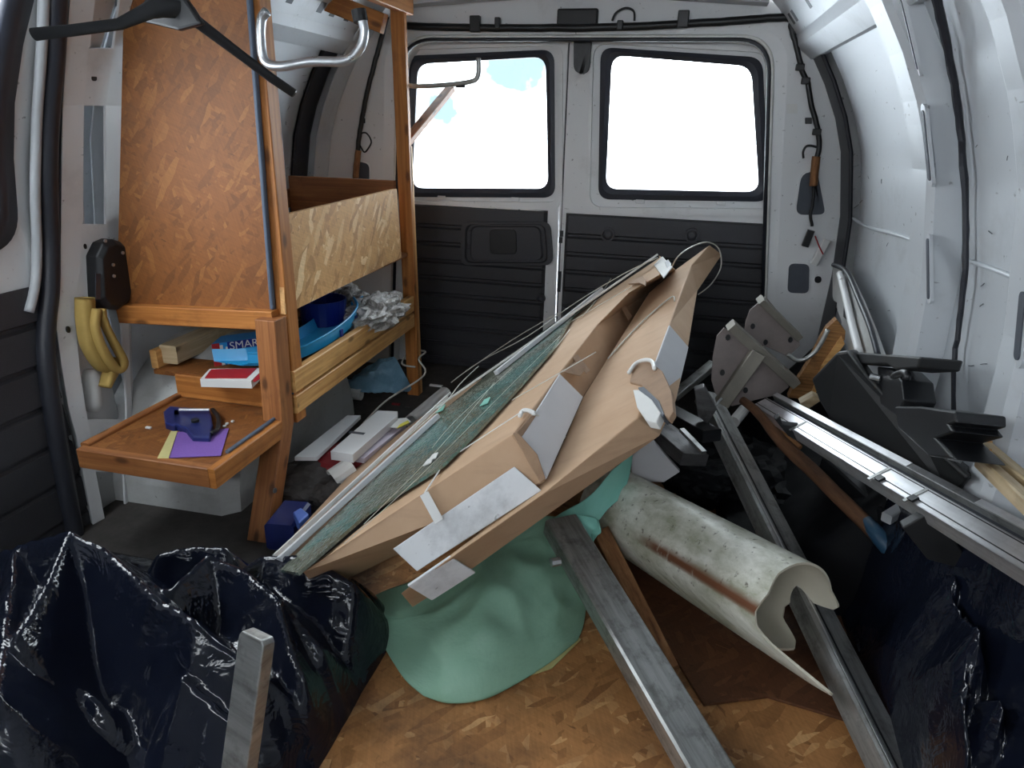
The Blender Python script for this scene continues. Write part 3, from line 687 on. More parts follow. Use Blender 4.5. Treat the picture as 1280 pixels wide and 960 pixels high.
# near post: upper piece beside the end panel, lower leg that slants forward
W('post', (XF-.002, 1.425, .24), (XF+.004, 1.425, 1.30), .030, .045, (0, 1, 0))
a, c = P(338, 655, X=XF), P(345, 530, X=XF)
b = MB(); sec = [(-.025, -.036), (.025, -.036), (.025, .036), (-.025, .036)]
b.sweep([V((XF-.015, 1.245, .0)), V((XF-.013, 1.29, .10)), V((XF-.012, 1.36, .25)), V((XF-.012, 1.372, .52))], [(-.026, -.026), (.026, -.026), (.026, .026), (-.026, .026)], V((1, 0, 0)), V((0, 1, 0)))
pl_ = build('post', b, M['pine_dark'], rk, bevel=.002)
c = P(343, 613, X=XF+.012); build('screw_head', MB().prism([c+V((0, .007*math.cos(t), .007*math.sin(t))) for t in [k*math.pi/5 for k in range(10)]], (.003, 0, 0)), M['zinc'], pl_)
# far post (two planks face to face)
W('post', (XF, 2.225, 0), (XF, 2.185, 1.32), .045, .022, (0, 1, 0))
W('post', (XF+.0, 2.247, 0), (XF+.0, 2.207, .88), .045, .021, (0, 1, 0), 'pine_light')
W('post', (-.86, 2.24, 0), (-.86, 2.24, .60), .035, .04, (0, 1, 0), 'pine_dark')
# end panel of chipboard with a dark-taped edge
pe = [P(148, 380, Y=1.40), P(340, 388, Y=1.40), P(309, -40, Y=1.40), P(158, -40, Y=1.40)]
for q in pe: q.y = 1.395
build('end_panel', MB().prism(pe, (0, .012, 0)), M['osb'], rk)
e0, e1 = P(341, 386, Y=1.393), P(309, -40, Y=1.393); W('edge_strip', e0, e1, .009, .014, (0, 1, 0), 'chipblue')
W('beam', P(152, 391, Y=1.385), P(345, 400, Y=1.385), .03, .046, (0, 0, 1))
W('rail', (-.46, 1.25, 1.30), (-.46, 2.25, 1.30), .03, .07)
W('beam', P(395, -4, Y=2.16), P(480, 30, Y=2.16), .03, .055, (0, 0, 1))
# upper bin: front board, back board, dividers and floor
fp = [P(350, 270, X=XF+.012), P(496, 236, X=XF+.012), P(502, 322, X=XF+.012), P(357, 393, X=XF+.012)]
build('front_panel', MB().prism(fp, (-.012, 0, 0)), M['osb_light'], rk)
build('bin_floor', MB().box((-.665, 1.80, .530), (.40, .78, .012)), M['osb'], rk)
W('divider', (-.86, 1.48, .645), (-.48, 1.48, .645), .015, .20, (0, 0, 1), 'pine_dark')
W('divider', (-.87, 2.16, .68), (-.49, 2.16, .68), .018, .19, (0, 0, 1), 'pine_dark')
W('back_rail', (-.885, 1.45, .70), (-.885, 2.20, .70), .02, .06, (0, 0, 1), 'pine_dark')
# lower shelf
W('front_rail', (XF+.008, 1.40, .350), (XF+.008, 2.20, .356), .022, .056, (0, 0, 1), 'pine_light')
W('front_rail', (XF+.008, 1.40, .290), (XF+.008, 2.20, .296), .022, .048, (0, 0, 1), 'pine_light')
W('edge_strip', (XF+.004, 1.40, .3195), (XF+.004, 2.20, .3255), .014, .006, (0, 0, 1), 'chipblue')
build('shelf_board', MB().box((-.675, 1.81, .330), (.385, .80, .012)), M['osb'], rk)
W('back_rail', (-.87, 1.42, .36), (-.87, 2.2, .36), .02, .05, (0, 0, 1), 'pine_light')
# near low shelf
build('low_shelf_board', MB().box((-.635, 1.25, .262), (.325, .31, .014)), M['osb'], rk)
W('low_shelf_front', (-.80, 1.088, .250), (XF-.004, 1.088, .250), .022, .046, (0, 0, 1), 'pine_dark')
W('low_shelf_rail', (XF+.002, 1.078, .250), (XF+.002, 1.37, .250), .020, .046, (0, 0, 1))
W('edge_strip', (XF-.008, 1.15, .2765), (XF-.008, 1.40, .2765), .008, .008, (0, 0, 1), 'chipblue')
W('low_shelf_back', (-.80, 1.415, .300), (XF-.02, 1.415, .300), .022, .062, (0, 0, 1))
W('low_shelf_cleat', (-.80, 1.10, .262), (-.80, 1.41, .262), .02, .03, (0, 0, 1), 'pine_dark')
# loose stick of pale timber behind
a, c = P(205, 488, Z=.365), P(262, 452, Z=.365)
o = build('timber_stick', MB().beam(V((-.84, 1.44, .370)), V((-.845, 1.80, .370)), .05, .05, (0, 0, 1), .003), M['rawwood']); tag(o, 'pale timber stick lying along the back of the lower shelf', 'timber')
# diagonal brace and steel tube holders
W('diagonal_brace', P(508, 178, X=XF), P(563, 111, X=XF+.03), .022, .032, (1, 0, 0), 'pine_dark')
def hook(pts, r, par, m_='zinc'):
    return build('tube_holder', MB().tube(smoothpath(pts, 6), r, 10), M[m_], par, smooth=True)
yy = 1.365
h1 = hook([P(334, 14, Y=yy), P(327, 24, Y=yy), P(326, 50, Y=yy), P(331, 76, Y=yy), P(350, 83, Y=yy), P(390, 77, Y=yy), P(432, 76, Y=yy), P(450, 60, Y=yy), P(455, 40, Y=yy), P(452, 22, Y=yy)], .0095, rk)
a, c = P(451, 27, Y=yy), P(448, 12, Y=yy); build('end_cap', MB().tube([a, c], .0145, 12), M['black'], h1, smooth=False)
h2 = hook([P(504, -6, Y=2.24), P(503, 60, Y=2.24), P(505, 98, Y=2.24), P(512, 107, Y=2.24), P(545, 107, Y=2.24), P(584, 103, Y=2.24), P(597, 96, Y=2.24), P(598, 72, Y=2.24)], .0075, rk, 'steel')
c = P(576, 108, Y=2.24); build('wing_screw', MB().box(tuple(c), (.03, .01, .008)), M['black'], h2)

# ================================================================== ON / AROUND THE RACK
# black clothes hanger dangling from the roof in the foreground
hp = [(42, 43), (90, 38), (150, 30), (185, 14), (200, 8), (225, 12), (250, 30), (300, 68), (340, 98), (368, 117)]
hw = [.009, .0085, .009, .013, .016, .014, .010, .0085, .0085, .008]
b = MB(); pth = [P(x, y, Y=1.02+(.001*(x-40))) for x, y in hp]
k0 = 12; rings = []
for i, p in enumerate(pth):
    t = (pth[min(i+1, 9)]-pth[max(i-1, 0)]).normalized(); n = t.cross(V((0, 1, 0))).normalized()
    a_ = hw[i]
    rings.append([p+n*a_*1.15*math.cos(2*math.pi*k/12)+V((0, 1, 0))*a_*.75*math.sin(2*math.pi*k/12) for k in range(12)])
k = b.add([p for r in rings for p in r])
for i in range(9):
    for j in range(12): q = (j+1) % 12; b.face([k+i*12+j, k+i*12+q, k+(i+1)*12+q, k+(i+1)*12+j])
b.face([k+j for j in range(12)]); b.face([k+108+j for j in range(12)])
hg = build('clothes_hanger', b, M['black'], None, smooth=True); tag(hg, 'black plastic clothes hanger dangling in front of the chipboard panel', 'clothes hanger')
b = MB(); q = [P(x, y, Y=1.2) for x, y in ((160, 24), (178, 2), (190, -14), (222, -14), (238, 8), (252, 30), (222, 38), (190, 30))]
build('hanger_neck', b.prism([V((p.x, p.y, p.z)) for p in q], (0, .016, 0)), M['black'], hg, bevel=.005)
b = MB(); c0 = P(206, -14, Y=1.2); b.tube(smoothpath([c0, c0+V((0, 0, .05)), c0+V((.025, 0, .085)), c0+V((.0, 0, .115)), c0+V((-.03, 0, .10))], 6), .004, 8); build('hanger_hook', b, M['black'], hg, smooth=True)
# lock box on pillar
q = [(121, 303), (133, 298), (148, 303), (157, 318), (158, 350), (153, 378), (140, 387), (124, 386), (116, 375), (113, 320)]
b = MB(); c_ = [PW(x, y, -1, .055) for x, y in q]; cen = sum(c_, V())/len(c_)
b.loops([shift(c_, (-.02, 0, 0)), shift(c_, (.016, 0, 0)), [cen+(p-cen)*.86+V((.028, 0, 0)) for p in c_]], True)
o = build('lock_housing', b, M['black'], None, bevel=.003); tag(o, 'black plastic lock housing with screws on the left pillar', 'lock housing')
for x, y in ((131, 301), (153, 316), (141, 331), (142, 345)):
    c = PW(x, y, -1, .086); build('screw_head', MB().prism([c+V((0, .004*math.cos(t*math.pi/4), .004*math.sin(t*math.pi/4))) for t in range(8)], (.003, 0, 0)), M['zinc'], o)
q = [PW(x, y, -1, .0845) for x, y in ((119, 342), (125, 342), (125, 374), (119, 374))]; build('latch_slot', MB().prism(q, (.002, 0, 0)), M['gasket'], o)
# ochre foam sleeve folded in the pillar opening, white roll below it
def ribbon(pts, ws, th, m_, name, par=None, k=5, Xd=V((0, 1, 0))):
    pth = smoothpath(pts, k); b = MB(); n = len(pth); R = []
    for i, p in enumerate(pth):
        t = (pth[min(i+1, n-1)]-pth[max(i-1, 0)]).normalized(); s = t.cross(V((1, 0, 0))).normalized(); f = i/(n-1)*(len(ws)-1); i0 = min(int(f), len(ws)-2); w_ = ws[i0]+(ws[i0+1]-ws[i0])*(f-i0); u = V((1, 0, 0))
        R.append(b.add([p+s*w_*x+u*th*y for x, y in ((-.5, -.3), (-.35, -.5), (.35, -.5), (.5, -.3), (.5, .3), (.35, .5), (-.35, .5), (-.5, .3))]))
    for a, c in zip(R, R[1:]):
        for i in range(8): j = (i+1) % 8; b.face([a+i, a+j, c+j, c+i])
    b.face([R[0]+i for i in range(8)]); b.face([R[-1]+i for i in range(8)])
    return build(name, b, M[m_], par, smooth=True)
o = ribbon([PW(x, y, -1, .065) for x, y in ((106, 372), (107, 400), (112, 430), (126, 455), (142, 463))], [.034, .036, .034, .030, .020], .035, 'ochre', 'foam_sleeve')
tag(o, 'ochre rubber sleeve folded into the opening of the left pillar', 'sleeve')
ribbon([PW(x, y, -1, .09) for x, y in ((121, 386), (119, 410), (130, 440), (146, 462), (154, 452), (140, 424), (129, 400), (127, 386))], [.015, .016, .020, .018, .02, .014, .012, .012], .02, 'ochre', 'sleeve_loop', o)
ribbon([PW(x, y, -1, .07) for x, y in ((148, 450), (138, 466), (131, 484))], [.022, .03, .012], .03, 'ochre', 'sleeve_tail', o)
o = build('paper_roll', MB().tube([PW(112, 462, -1, .015), PW(113, 470, -1, .015), PW(116, 505, -1, .015), PW(116, 514, -1, .015)], [.012, .022, .022, .014], 12), M['paper'], None, smooth=True); tag(o, 'white roll stuffed in the pillar opening under the ochre sleeve', 'roll')
# blue tool + sandpaper + staples on the low shelf
ZS_ = .2695
q = [P(x, y, Z=ZS_+.001) for x, y in ((219, 541), (286, 536), (276, 570), (209, 573))]
o = build('sandpaper_sheet', MB().prism(q, (0, 0, .0015)), M['purple']); tag(o, 'purple sandpaper sheet on the corner of the low shelf', 'sandpaper')
q = [P(x, y, Z=ZS_) for x, y in ((214, 541), (222, 541), (211, 575), (197, 575))]; q = [p+V((0, 0, .001)) for p in q]
build('folded_edge', MB().prism(q, (0, 0, .0035)), M['yellowp'], o)
zt_ = .285
def TP(x, y, z=zt_): return P(x, y, Z=z)
tl = tag(empty('hand_tool', TP(238, 540, .272)), 'dark blue plastic hand tool lying on purple sandpaper', 'tool')
b = MB(); b.prism([TP(x, y) for x, y in ((216, 508), (262, 510), (266, 530), (262, 546), (240, 545), (232, 535), (214, 528))], (0, 0, -.028)); build('body', b, M['toolblue'], tl, bevel=.004)
b = MB(); b.prism([TP(x, y) for x, y in ((204, 514), (212, 507), (224, 508), (228, 524), (218, 532), (206, 528))], (0, 0, -.03)); build('nose', b, M['toolblue'], tl, bevel=.004)
b = MB(); b.tube([TP(224, 512, .297), TP(262, 512, .297)], .0035, 8); build('blade_guard', b, M['zinc'], tl)
b = MB(); b.tube(smoothpath([TP(266, 512, .28), TP(273, 522, .28), TP(272, 536, .28), TP(264, 542, .28)], 5), .0055, 8); build('handle', b, M['black'], tl, smooth=True)
c = TP(244, 527, .286); build('knob', MB().prism([c+V((.009*math.cos(t*math.pi/6), .009*math.sin(t*math.pi/6), 0)) for t in range(12)], (0, 0, .006)), M['black'], tl)
for i, (x, y) in enumerate(((281, 534), (291, 528), (284, 531), (186, 536))):
    c = P(x, y, Z=.2695); o = build('wood_chip', MB().box((c.x, c.y, c.z+.003), (.014 if i == 3 else .006, .006, .004)), M['paper'])
    tag(o, ['white chip nearest the purple sandpaper corner', 'white chip farthest right beside the blue hand tool', 'white chip between the two others by the hand tool', 'pale chip on the left half of the low shelf'][i], 'chip', 'pale chips on the low shelf')
# red carton, blue-white carton with lettering
zs = .336
q = [P(x, y, Z=zs+.022) for x, y in ((262, 461), (330, 460), (314, 476), (250, 474))]
o = build('red_carton', MB().prism(q, (0, 0, -.02)), M['paper']); tag(o, 'flat red and white carton lying on the lower shelf', 'carton')
q2 = [P(x, y, Z=zs+.0225) for x, y in ((264, 462), (321, 460.5), (308, 473), (256, 473))]; build('red_face', MB().prism(q2, (0, 0, .001)), M['red'], o)
q2 = [P(x, y, Z=zs+.0225) for x, y in ((329, 461), (332, 470), (318, 478), (316, 476))]; build('red_side', MB().prism(q2, (0, 0, .001)), M['red'], o)
A_, B_ = V((-.76, 1.60, zs)), V((-.50, 1.74, zs)); A_ = P(268, 458, Z=zs); B_ = P(345, 446, Z=zs)
hB = .062
bc = build('blue_carton', MB().prism([A_, B_, B_+V((0, 0, hB)), A_+V((0, 0, hB))], (-.02, .07, 0)), M['blue']); tag(bc, 'blue carton with white lettering behind the red carton', 'carton')
dd = (B_-A_); nn = V((dd.y, -dd.x, 0)).normalized()*.001
def strip(t0, t1, z0, z1, m_, nm): return build(nm, MB().prism([A_+dd*t0+nn+V((0, 0, z0)), A_+dd*t1+nn+V((0, 0, z0)), A_+dd*t1+nn+V((0, 0, z1)), A_+dd*t0+nn+V((0, 0, z1))], -nn*.5), M[m_], bc)
strip(0, .12, .0, hB, 'red', 'red_end'); strip(.12, .17, .0, hB*.9, 'paper', 'white_stripe'); strip(.21, .24, .0, hB*.8, 'paper', 'white_stripe'); strip(.24, 1, .040, hB, 'navy', 'dark_band')
def text(s_, size, loc, xdir, updir, m_, par, nm='lettering'):
    cu = bpy.data.curves.new(nm, 'FONT'); cu.body = s_; cu.size = size; cu.extrude = .0003; cu.materials.append(m_)
    tmp = bpy.data.objects.new(nm, cu); COL.objects.link(tmp); bpy.context.view_layer.update()
    me = bpy.data.meshes.new_from_object(tmp.evaluated_get(bpy.context.evaluated_depsgraph_get())); COL.objects.unlink(tmp); bpy.data.objects.remove(tmp)
    o = bpy.data.objects.new(nm, me); COL.objects.link(o); o.parent = par
    x = V(xdir).normalized(); z = x.cross(V(updir)).normalized(); y = z.cross(x)
    R = Matrix(((x.x, y.x, z.x), (x.y, y.y, z.y), (x.z, y.z, z.z)))
    for v in me.vertices: v.co = R @ v.co + V(loc)-worldloc(par)
    return o
text('SMART LUTT', .030, A_+dd*.27+nn*1.5+V((0, 0, .040)), dd, (0, 0, 1), M['paper'], bc)
# light blue trough, dark blue cup, bracket, films
trp = tag(empty('plastic_trough', (-.52, 1.75, zs)), 'light blue curved plastic trough on the lower shelf', 'trough')
cpt = [P(318, 446, Z=.36), P(360, 441, Z=.362), P(395, 430, Z=.366), P(425, 413, Z=.37), P(440, 396, Z=.375)]
pth = smoothpath([V((-.62, 1.46, .375)), V((-.52, 1.50, .378)), V((-.487, 1.62, .385)), V((-.487, 1.76, .392)), V((-.505, 1.86, .402)), V((-.545, 1.92, .41))], 5)
b = MB(); R = [b.add([p+V((-.11, .01, .012)), p+V((-.10, 0, -.018)), p+V((-.02, 0, -.02)), p+V((.0, 0, -.012)), p+V((.004, 0, .014+.012*i/len(pth)))]) for i, p in enumerate(pth)]
for a, c in zip(R, R[1:]):
    for i in range(4): b.face([a+i, a+i+1, c+i+1, c+i])
build('trough_body', b, M['lightblue'], trp, solid=.003, smooth=False)
b = MB(); b.tube([p+V((.004, 0, .015+.012*i/len(pth))) for i, p in enumerate(pth)], .0035, 6); build('rim', b, M['lightblue'], trp, smooth=True)
for t in (13, 18): p = pth[t]; build('clip_tab', MB().box((p.x+.006, p.y, p.z-.002), (.006, .014, .022)), M['navy'], trp, bevel=.002)
b = MB(); q = pth[-1]; b.prism([q+V((.008, -.02, -.008)), q+V((.008, .06, .0)), q+V((.008, .06, .018)), q+V((.008, -.02, .016))], (-.004, 0, 0)); build('trough_spout', b, M['lightblue'], trp)
def cup(name, c, r, h, m_, mi, label, cat, n=20, group=None):
    b = MB(); ring = lambda rr, z: [V((c.x+rr*math.cos(2*math.pi*k/n), c.y+rr*math.sin(2*math.pi*k/n), c.z+z)) for k in range(n)]
    b.loops([ring(.001, 0), ring(r*.88, 0), ring(r, h), ring(r*.95, h), ring(r*.83, .004), ring(.001, .004)]); o = build(name, b, M[m_], None, smooth=False)
    return tag(o, label, cat, group)
c = V((-.60, 1.83, .345)); o = cup('blue_cup', c, .072, .105, 'navy', 'navy', 'deep blue round plastic cup behind the light blue trough', 'cup')
build('grey_block', MB().box((c.x+.025, c.y+.02, c.z+.05), (.05, .04, .05)), M['pvcgrey'], o, bevel=.003)
a = P(360, 408, Z=.375); b = MB().beam(P(359, 410, Z=.37), P(391, 399, Z=.37), .018, .028, (0, 0, 1), .002); o = build('metal_bracket', b, M['film']); tag(o, 'small grey perforated metal bracket on the lower shelf', 'bracket')
for t in (.25, .6):
    p = P(359, 410, Z=.37).lerp(P(391, 399, Z=.37), t); build('hole', MB().box((p.x+.004, p.y-.0095, p.z), (.008, .002, .01)), M['black'], o)
def crumple(name, c, s, m_, label, cat, amp=.35, f=9, seed=0, sub_=4, parent=None, flat=False):
    import bmesh
    bm = bmesh.new(); bmesh.ops.create_icosphere(bm, subdivisions=sub_, radius=1)
    b = MB()
    for v in bm.verts:
        p = v.co.copy(); q = p*1.0+V((seed*3.1, seed*1.7, seed))
        d = 1+amp*(ridged(q, f*.12, 3)*.6+noise.noise(q*f*.35)*.6)
        z = p.z*d; z = max(z, -.55) if flat else z
        b.v.append(V((c[0]+p.x*d*s[0], c[1]+p.y*d*s[1], c[2]+z*s[2])))
    for f_ in bm.faces: b.face([v.index for v in f_.verts])
    bm.free(); o = build(name, b, M[m_], parent, smooth=False)
    if parent is None: tag(o, label, cat)
    return o
c = P(380, 412, Z=.345); crumple('rag', c+V((0, 0, .012)), (.05, .05, .022), 'rag', 'brown dusty rag in the light blue trough', 'rag', seed=3)
c = P(445, 378, Z=.38); crumple('crumpled_film', c+V((-.03, 0, .0)), (.055, .07, .04), 'film', 'crumpled grey film wad behind the blue cup', 'film', .5, 12, 1)
c = P(478, 388, Z=.385); crumple('crumpled_film', c+V((-.01, -.02, .0)), (.055, .11, .038), 'film', 'crumpled clear film at the far end of the lower shelf', 'film', .6, 14, 2)
# ---------------------------------------------- floor litter behind the packages
c = P(465, 478, Z=.06); 
ctl = [[P(x, y, Z=z) for x, y, z in r] for r in ([(436, 478, .06), (460, 464, .10), (482, 450, .15), (496, 452, .14), (505, 470, .08)], [(430, 488, .03), (455, 476, .08), (478, 466, .11), (500, 466, .10), (512, 480, .05)], [(434, 494, .0), (455, 494, .02), (475, 496, .02), (498, 493, .02), (516, 489, .01)])]
f_ = patch(ctl); b = MB(); b.grid(lambda u, v: f_(u, v)+V((0, -.01, .014))*ridged(f_(u, v), 14, 3), 44, 30, (.4, .2)); o = build('carrier_bag', b, M['bluebag'], None, smooth=True, solid=.002); tag(o, 'crumpled pale blue plastic bag on floor by the far post', 'bag')
def roll(name, p0, p1, r, m_, label, cat, hollow=True, n=14):
    p0, p1 = V(p0), V(p1); b = MB(); t = (p1-p0).normalized(); a = t.orthogonal().normalized(); c = t.cross(a)
    ring = lambda p, rr: [p+a*rr*math.cos(2*math.pi*k/n)+c*rr*math.sin(2*math.pi*k/n) for k in range(n)]
    b.loops([ring(p1, .0005), ring(p1, r), ring(p0, r)]+([ring(p0, r*.8), ring(p0+t*.05, r*.78), ring(p0+t*.05, .0005)] if hollow else [ring(p0, .0005)])); return tag(build(name, b, M[m_], None, bevel=0), label, cat)
roll('cardboard_tube', P(452, 493, Z=.025), P(412, 489, Z=.025), .022, 'paper', 'short white tube on the floor left of blue bag', 'tube')
roll('white_tube', P(515, 527, Z=.03), P(556, 492, Z=.03), .026, 'paper', 'white hollow tube on the floor beside the tilted packages', 'tube')
def wp(name, pts, z, th, m_, label, cat):
    q = [P(x, y, Z=z) for x, y in pts]; return tag(build(name, MB().prism(q, (0, 0, -th)), M[m_], None, bevel=.001), label, cat)
o = wp('board_offcut', [(368, 571), (396, 571), (451, 519), (434, 519)], .13, .012, 'whiteboard', 'white board offcut leaning beside the wheel arch, leftmost of the three', 'board')
o = wp('white_box', [(413, 564), (441, 568), (497, 519), (497, 514), (472, 513)], .15, .025, 'whiteboard', 'white oblong box standing between the board offcuts', 'box')
c = P(446, 541, Z=.1505); build('grip_slot', MB().box((c.x, c.y, c.z), (.045, .012, .001)), M['darkhole'], o)
o = wp('lilac_sleeve', [(443, 571), (455, 573), (508, 531), (494, 522), (486, 524)], .12, .015, 'lilac', 'lilac tinted plastic sleeve beside the white box', 'sleeve')
o = wp('paper_sheet', [(484, 533), (498, 535), (514, 527), (508, 522), (496, 523)], .135, .003, 'paper', 'white crumpled paper at the end of the lilac sleeve', 'paper')
q = [P(x, y, Z=.137) for x, y in ((496, 536), (512, 529), (510, 526), (500, 531))]; build('yellow_label', MB().prism(q, (0, 0, .002)), M['yellow'], o)
c = P(425, 580, Z=.065); crumple('red_cloth', c, (.10, .08, .04), 'darkred', 'dark red cloth under the white box', 'cloth', .3, 6, 5)
roll('paper_cup', P(416, 600, Z=.08), P(440, 584, Z=.10), .030, 'paper', 'white paper cup lying below the red cloth', 'cup')
c = P(385, 605, Z=.04); crumple('rag', c, (.10, .09, .045), 'rag', 'dark dirty rag between rack post and packages', 'rag', .4, 9, 7)
c = P(412, 618, Z=.05); crumple('rag', c, (.035, .045, .03), 'rag', 'grey crumpled wad under the white paper cup', 'wad', .4, 9, 8)
c = P(358, 655, Z=.05); b = MB().beam(P(350, 672, Z=.05), P(372, 642, Z=.05), .07, .07, (0, 0, 1), .006); o = build('blue_bottle', b, M['toolblue']); tag(o, 'blue plastic container on the floor beside the near rack post', 'container')
q = [P(x, y, Z=.10) for x, y in ((366, 640), (376, 634), (386, 642), (374, 654))]; build('pale_cap', MB().prism(q, (0, 0, -.03)), M['periwinkle'], o, bevel=.003)
o = build('white_stick', MB().tube([P(362, 596, Z=.07), P(381, 580, Z=.07)], .004, 8), M['paper']); tag(o, 'thin white stick on the rag by the near post', 'stick')
for i, (x, y, s1, s2, m_) in enumerate(((545, 482, .05, .012, 'paper'), (495, 505, .03, .01, 'darkred'), (510, 508, .02, .012, 'rag'), (560, 500, .03, .01, 'rag'), (477, 512, .03, .02, 'rag'), (430, 505, .03, .015, 'rag'), (590, 478, .02, .01, 'paper'))):
    c = P(x, y, Z=.004); o = build('litter_scrap', MB().box(tuple(c), (s1, s2, .006)), M[m_])
    tag(o, ['white paper scrap right of the far rack post', 'reddish scrap on floor below the blue bag', 'dark scrap next to the reddish one', 'dark scrap beside the white hollow tube', 'dark scrap behind the white box', 'dark scrap left of the white box behind the post', 'small white scrap farthest back on the floor'][i], 'scrap')
lp = smoothpath([P(470, 520, Z=.06), P(495, 493, Z=.13), P(515, 470, Z=.22), (V((XF+.03, 2.14, .13))), V((XF+.02, 2.19, .15)), V((XF-.03, 2.19, .15))], 6)
lp = smoothpath([P(440, 546, Z=.05), P(480, 503, Z=.08), V((XF+.07, 2.15, .11)), V((XF+.032, 2.20, .15)), V((XF+.03, 2.275, .155)), V((XF-.03, 2.275, .15)), V((XF-.03, 2.19, .13)), V((XF+.02, 2.195, .12))], 6)
o = build('cord', MB().tube(lp, .0035, 6), M['strapclear'], None, smooth=True); tag(o, 'pale cord tied round the foot of far post', 'cord')
# ================================================================== FLOOR BOARDS
q = [V((-.42, .25, .002)), V((.93, .25, .002)), V((.935, 1.0, .002)), V((.93, 1.50, .002)), V((.55, 1.85, .002)), V((.10, 1.85, .002)), V((-.20, 1.2, .002))]
tag(build('chipboard_sheet', MB().prism(q, (0, 0, .010)), M['osb_floor'], None, bevel=.001), 'stained chipboard sheet lying on the van floor in front', 'board')
q = [P(x, y, Z=.019) for x, y in ((830, 640), (984, 684), (1074, 683), (1074, 702), (1097, 702), (1112, 880), (1060, 900), (960, 870), (880, 880), (830, 800), (770, 700))]
tag(build('brown_board', MB().prism(q, (0, 0, -.006)), M['brownboard'], None, bevel=.001), 'dark brown board with a notched corner under the white pipe', 'board')

# ================================================================== TILTED PACKAGES
PA = plane(P(345, 700, Z=.11), P(641, 543, Z=.44), P(824, 320, Y=2.34))
nA = PA[1] if PA[1].z > 0 else -PA[1]
def off(pl, d): return (pl[0]+nA*d, pl[1])
def loft(name, top, tp, bot, bp, m_, par=None, bevel=.003):
    A_ = [on(tp, *q) for q in top]; B_ = [on(bp, *q) for q in bot]; b = MB(); k = b.add(A_); m = b.add(B_); n = len(A_)
    b.face(range(k, k+n)); b.face(list(range(m+n-1, m-1, -1)))
    for i in range(n): j = (i+1) % n; b.face([k+i, m+i, m+j, k+j])
    return build(name, b, M[m_], par, bevel=bevel)
def pkg(name, loc, label): return tag(empty(name, loc), label, 'package')
def pside(pl, pts, th, m_, name, par, lift=.003, bev=.0015):
    n = pl[1] if (CP-pl[0]).dot(pl[1]) > 0 else -pl[1]; q = [on((pl[0]+n*lift, pl[1]), x, y) for x, y in pts]
    return build(name, MB().prism(q, -n*th), M[m_], par, bevel=bev)
def cord(name, pts, r, m_, par=None, k=6, pl=None, straight=False):
    p = [on(pl, *q) if len(q) == 2 else q for q in pts] if pl else pts
    return build(name, MB().tube(p if straight else smoothpath(p, k), r, 6), M[m_], par, smooth=True)
def band(name, pts, w_, m_, par, pl):
    """flat strap lying on a face"""
    b = MB(); p = [on(pl, *q) for q in pts]
    for a, c in zip(p, p[1:]): b.beam(a-(c-a).normalized()*w_*.3, c+(c-a).normalized()*w_*.3, w_, .0015, pl[1])
    return build(name, b, M[m_], par)
# second package B
PB = plane(on(off(PA, -.10), 500, 742), on(off(PA, -.10), 797, 522), P(887, 306, Y=2.36))
nB0 = PB[1] if PB[1].z > 0 else -PB[1]; PBb = (PB[0]-nB0*.065, PB[1])
offB = lambda d: (PB[0]+nB0*d, PB[1])
p2 = pkg('cardboard_package', P(640, 640, Z=.02), 'right cardboard package with torn near corner and white foam edge')
tb = [(500, 742), (571, 692), (681, 616), (797, 522), (818, 458), (838, 401), (864, 331), (887, 306), (846, 336), (811, 366), (775, 423), (729, 496), (690, 585), (600, 665)]
bb_ = [(515, 760), (595, 708), (690, 640), (825, 545), (846, 500), (861, 432), (872, 364), (903, 318), (852, 346), (818, 376), (782, 433), (736, 506), (697, 595), (607, 675)]
loft('carton', tb, PB, bb_, PBb, 'card', p2)
sB = plane(on(PB, 818, 458), on(PB, 838, 401), on(PBb, 861, 432))
pside(sB, [(837, 406), (861, 434), (845, 500), (817, 460)], .006, 'foam_grey', 'foam_corner', p2)
nB = plane(on(PB, 500, 742), on(PB, 797, 522), on(PBb, 825, 545))
pside(nB, [(510, 733), (564, 696), (595, 716), (540, 751)], .006, 'foam', 'foam_corner', p2)
# torn corner: ragged brown core and white filling bursting out
tc_ = (PB[0], PB[1])
for i, (pts, m_, lf, nm) in enumerate((([(792, 463), (800, 452), (815, 450), (826, 465), (838, 490), (842, 512), (834, 522), (818, 505), (800, 480), (789, 478)], 'card_dark', .004, 'torn_core'),
        ([(791, 489), (800, 488), (812, 500), (826, 516), (822, 530), (806, 524), (795, 508)], 'paper', .009, 'white_filling'), ([(795, 482), (806, 484), (822, 502), (832, 518), (826, 521), (812, 505), (800, 492)], 'darkhole', .0065, 'dark_gap'))):
    q = [on(offB(lf), x+2*math.sin(x*3+y), y+2*math.cos(y*2+x)) for x, y in pts]; build(nm, MB().prism(q, -nA*(.012+.004*i)), M[m_], p2, bevel=.002)
pside(sB, [(873, 322), (883, 316), (890, 328), (881, 338)], .002, 'pvcgrey', 'printed_label', p2, .002)
cord('strap', [(843, 376), (838, 372), (800, 405), (760, 448)], .0022, 'strapclear', p2, 5, offB(.004))
cord('strap', [(786, 466), (795, 454), (806, 450), (815, 452), (818, 461)], .0045, 'strap', p2, 5, offB(.010))
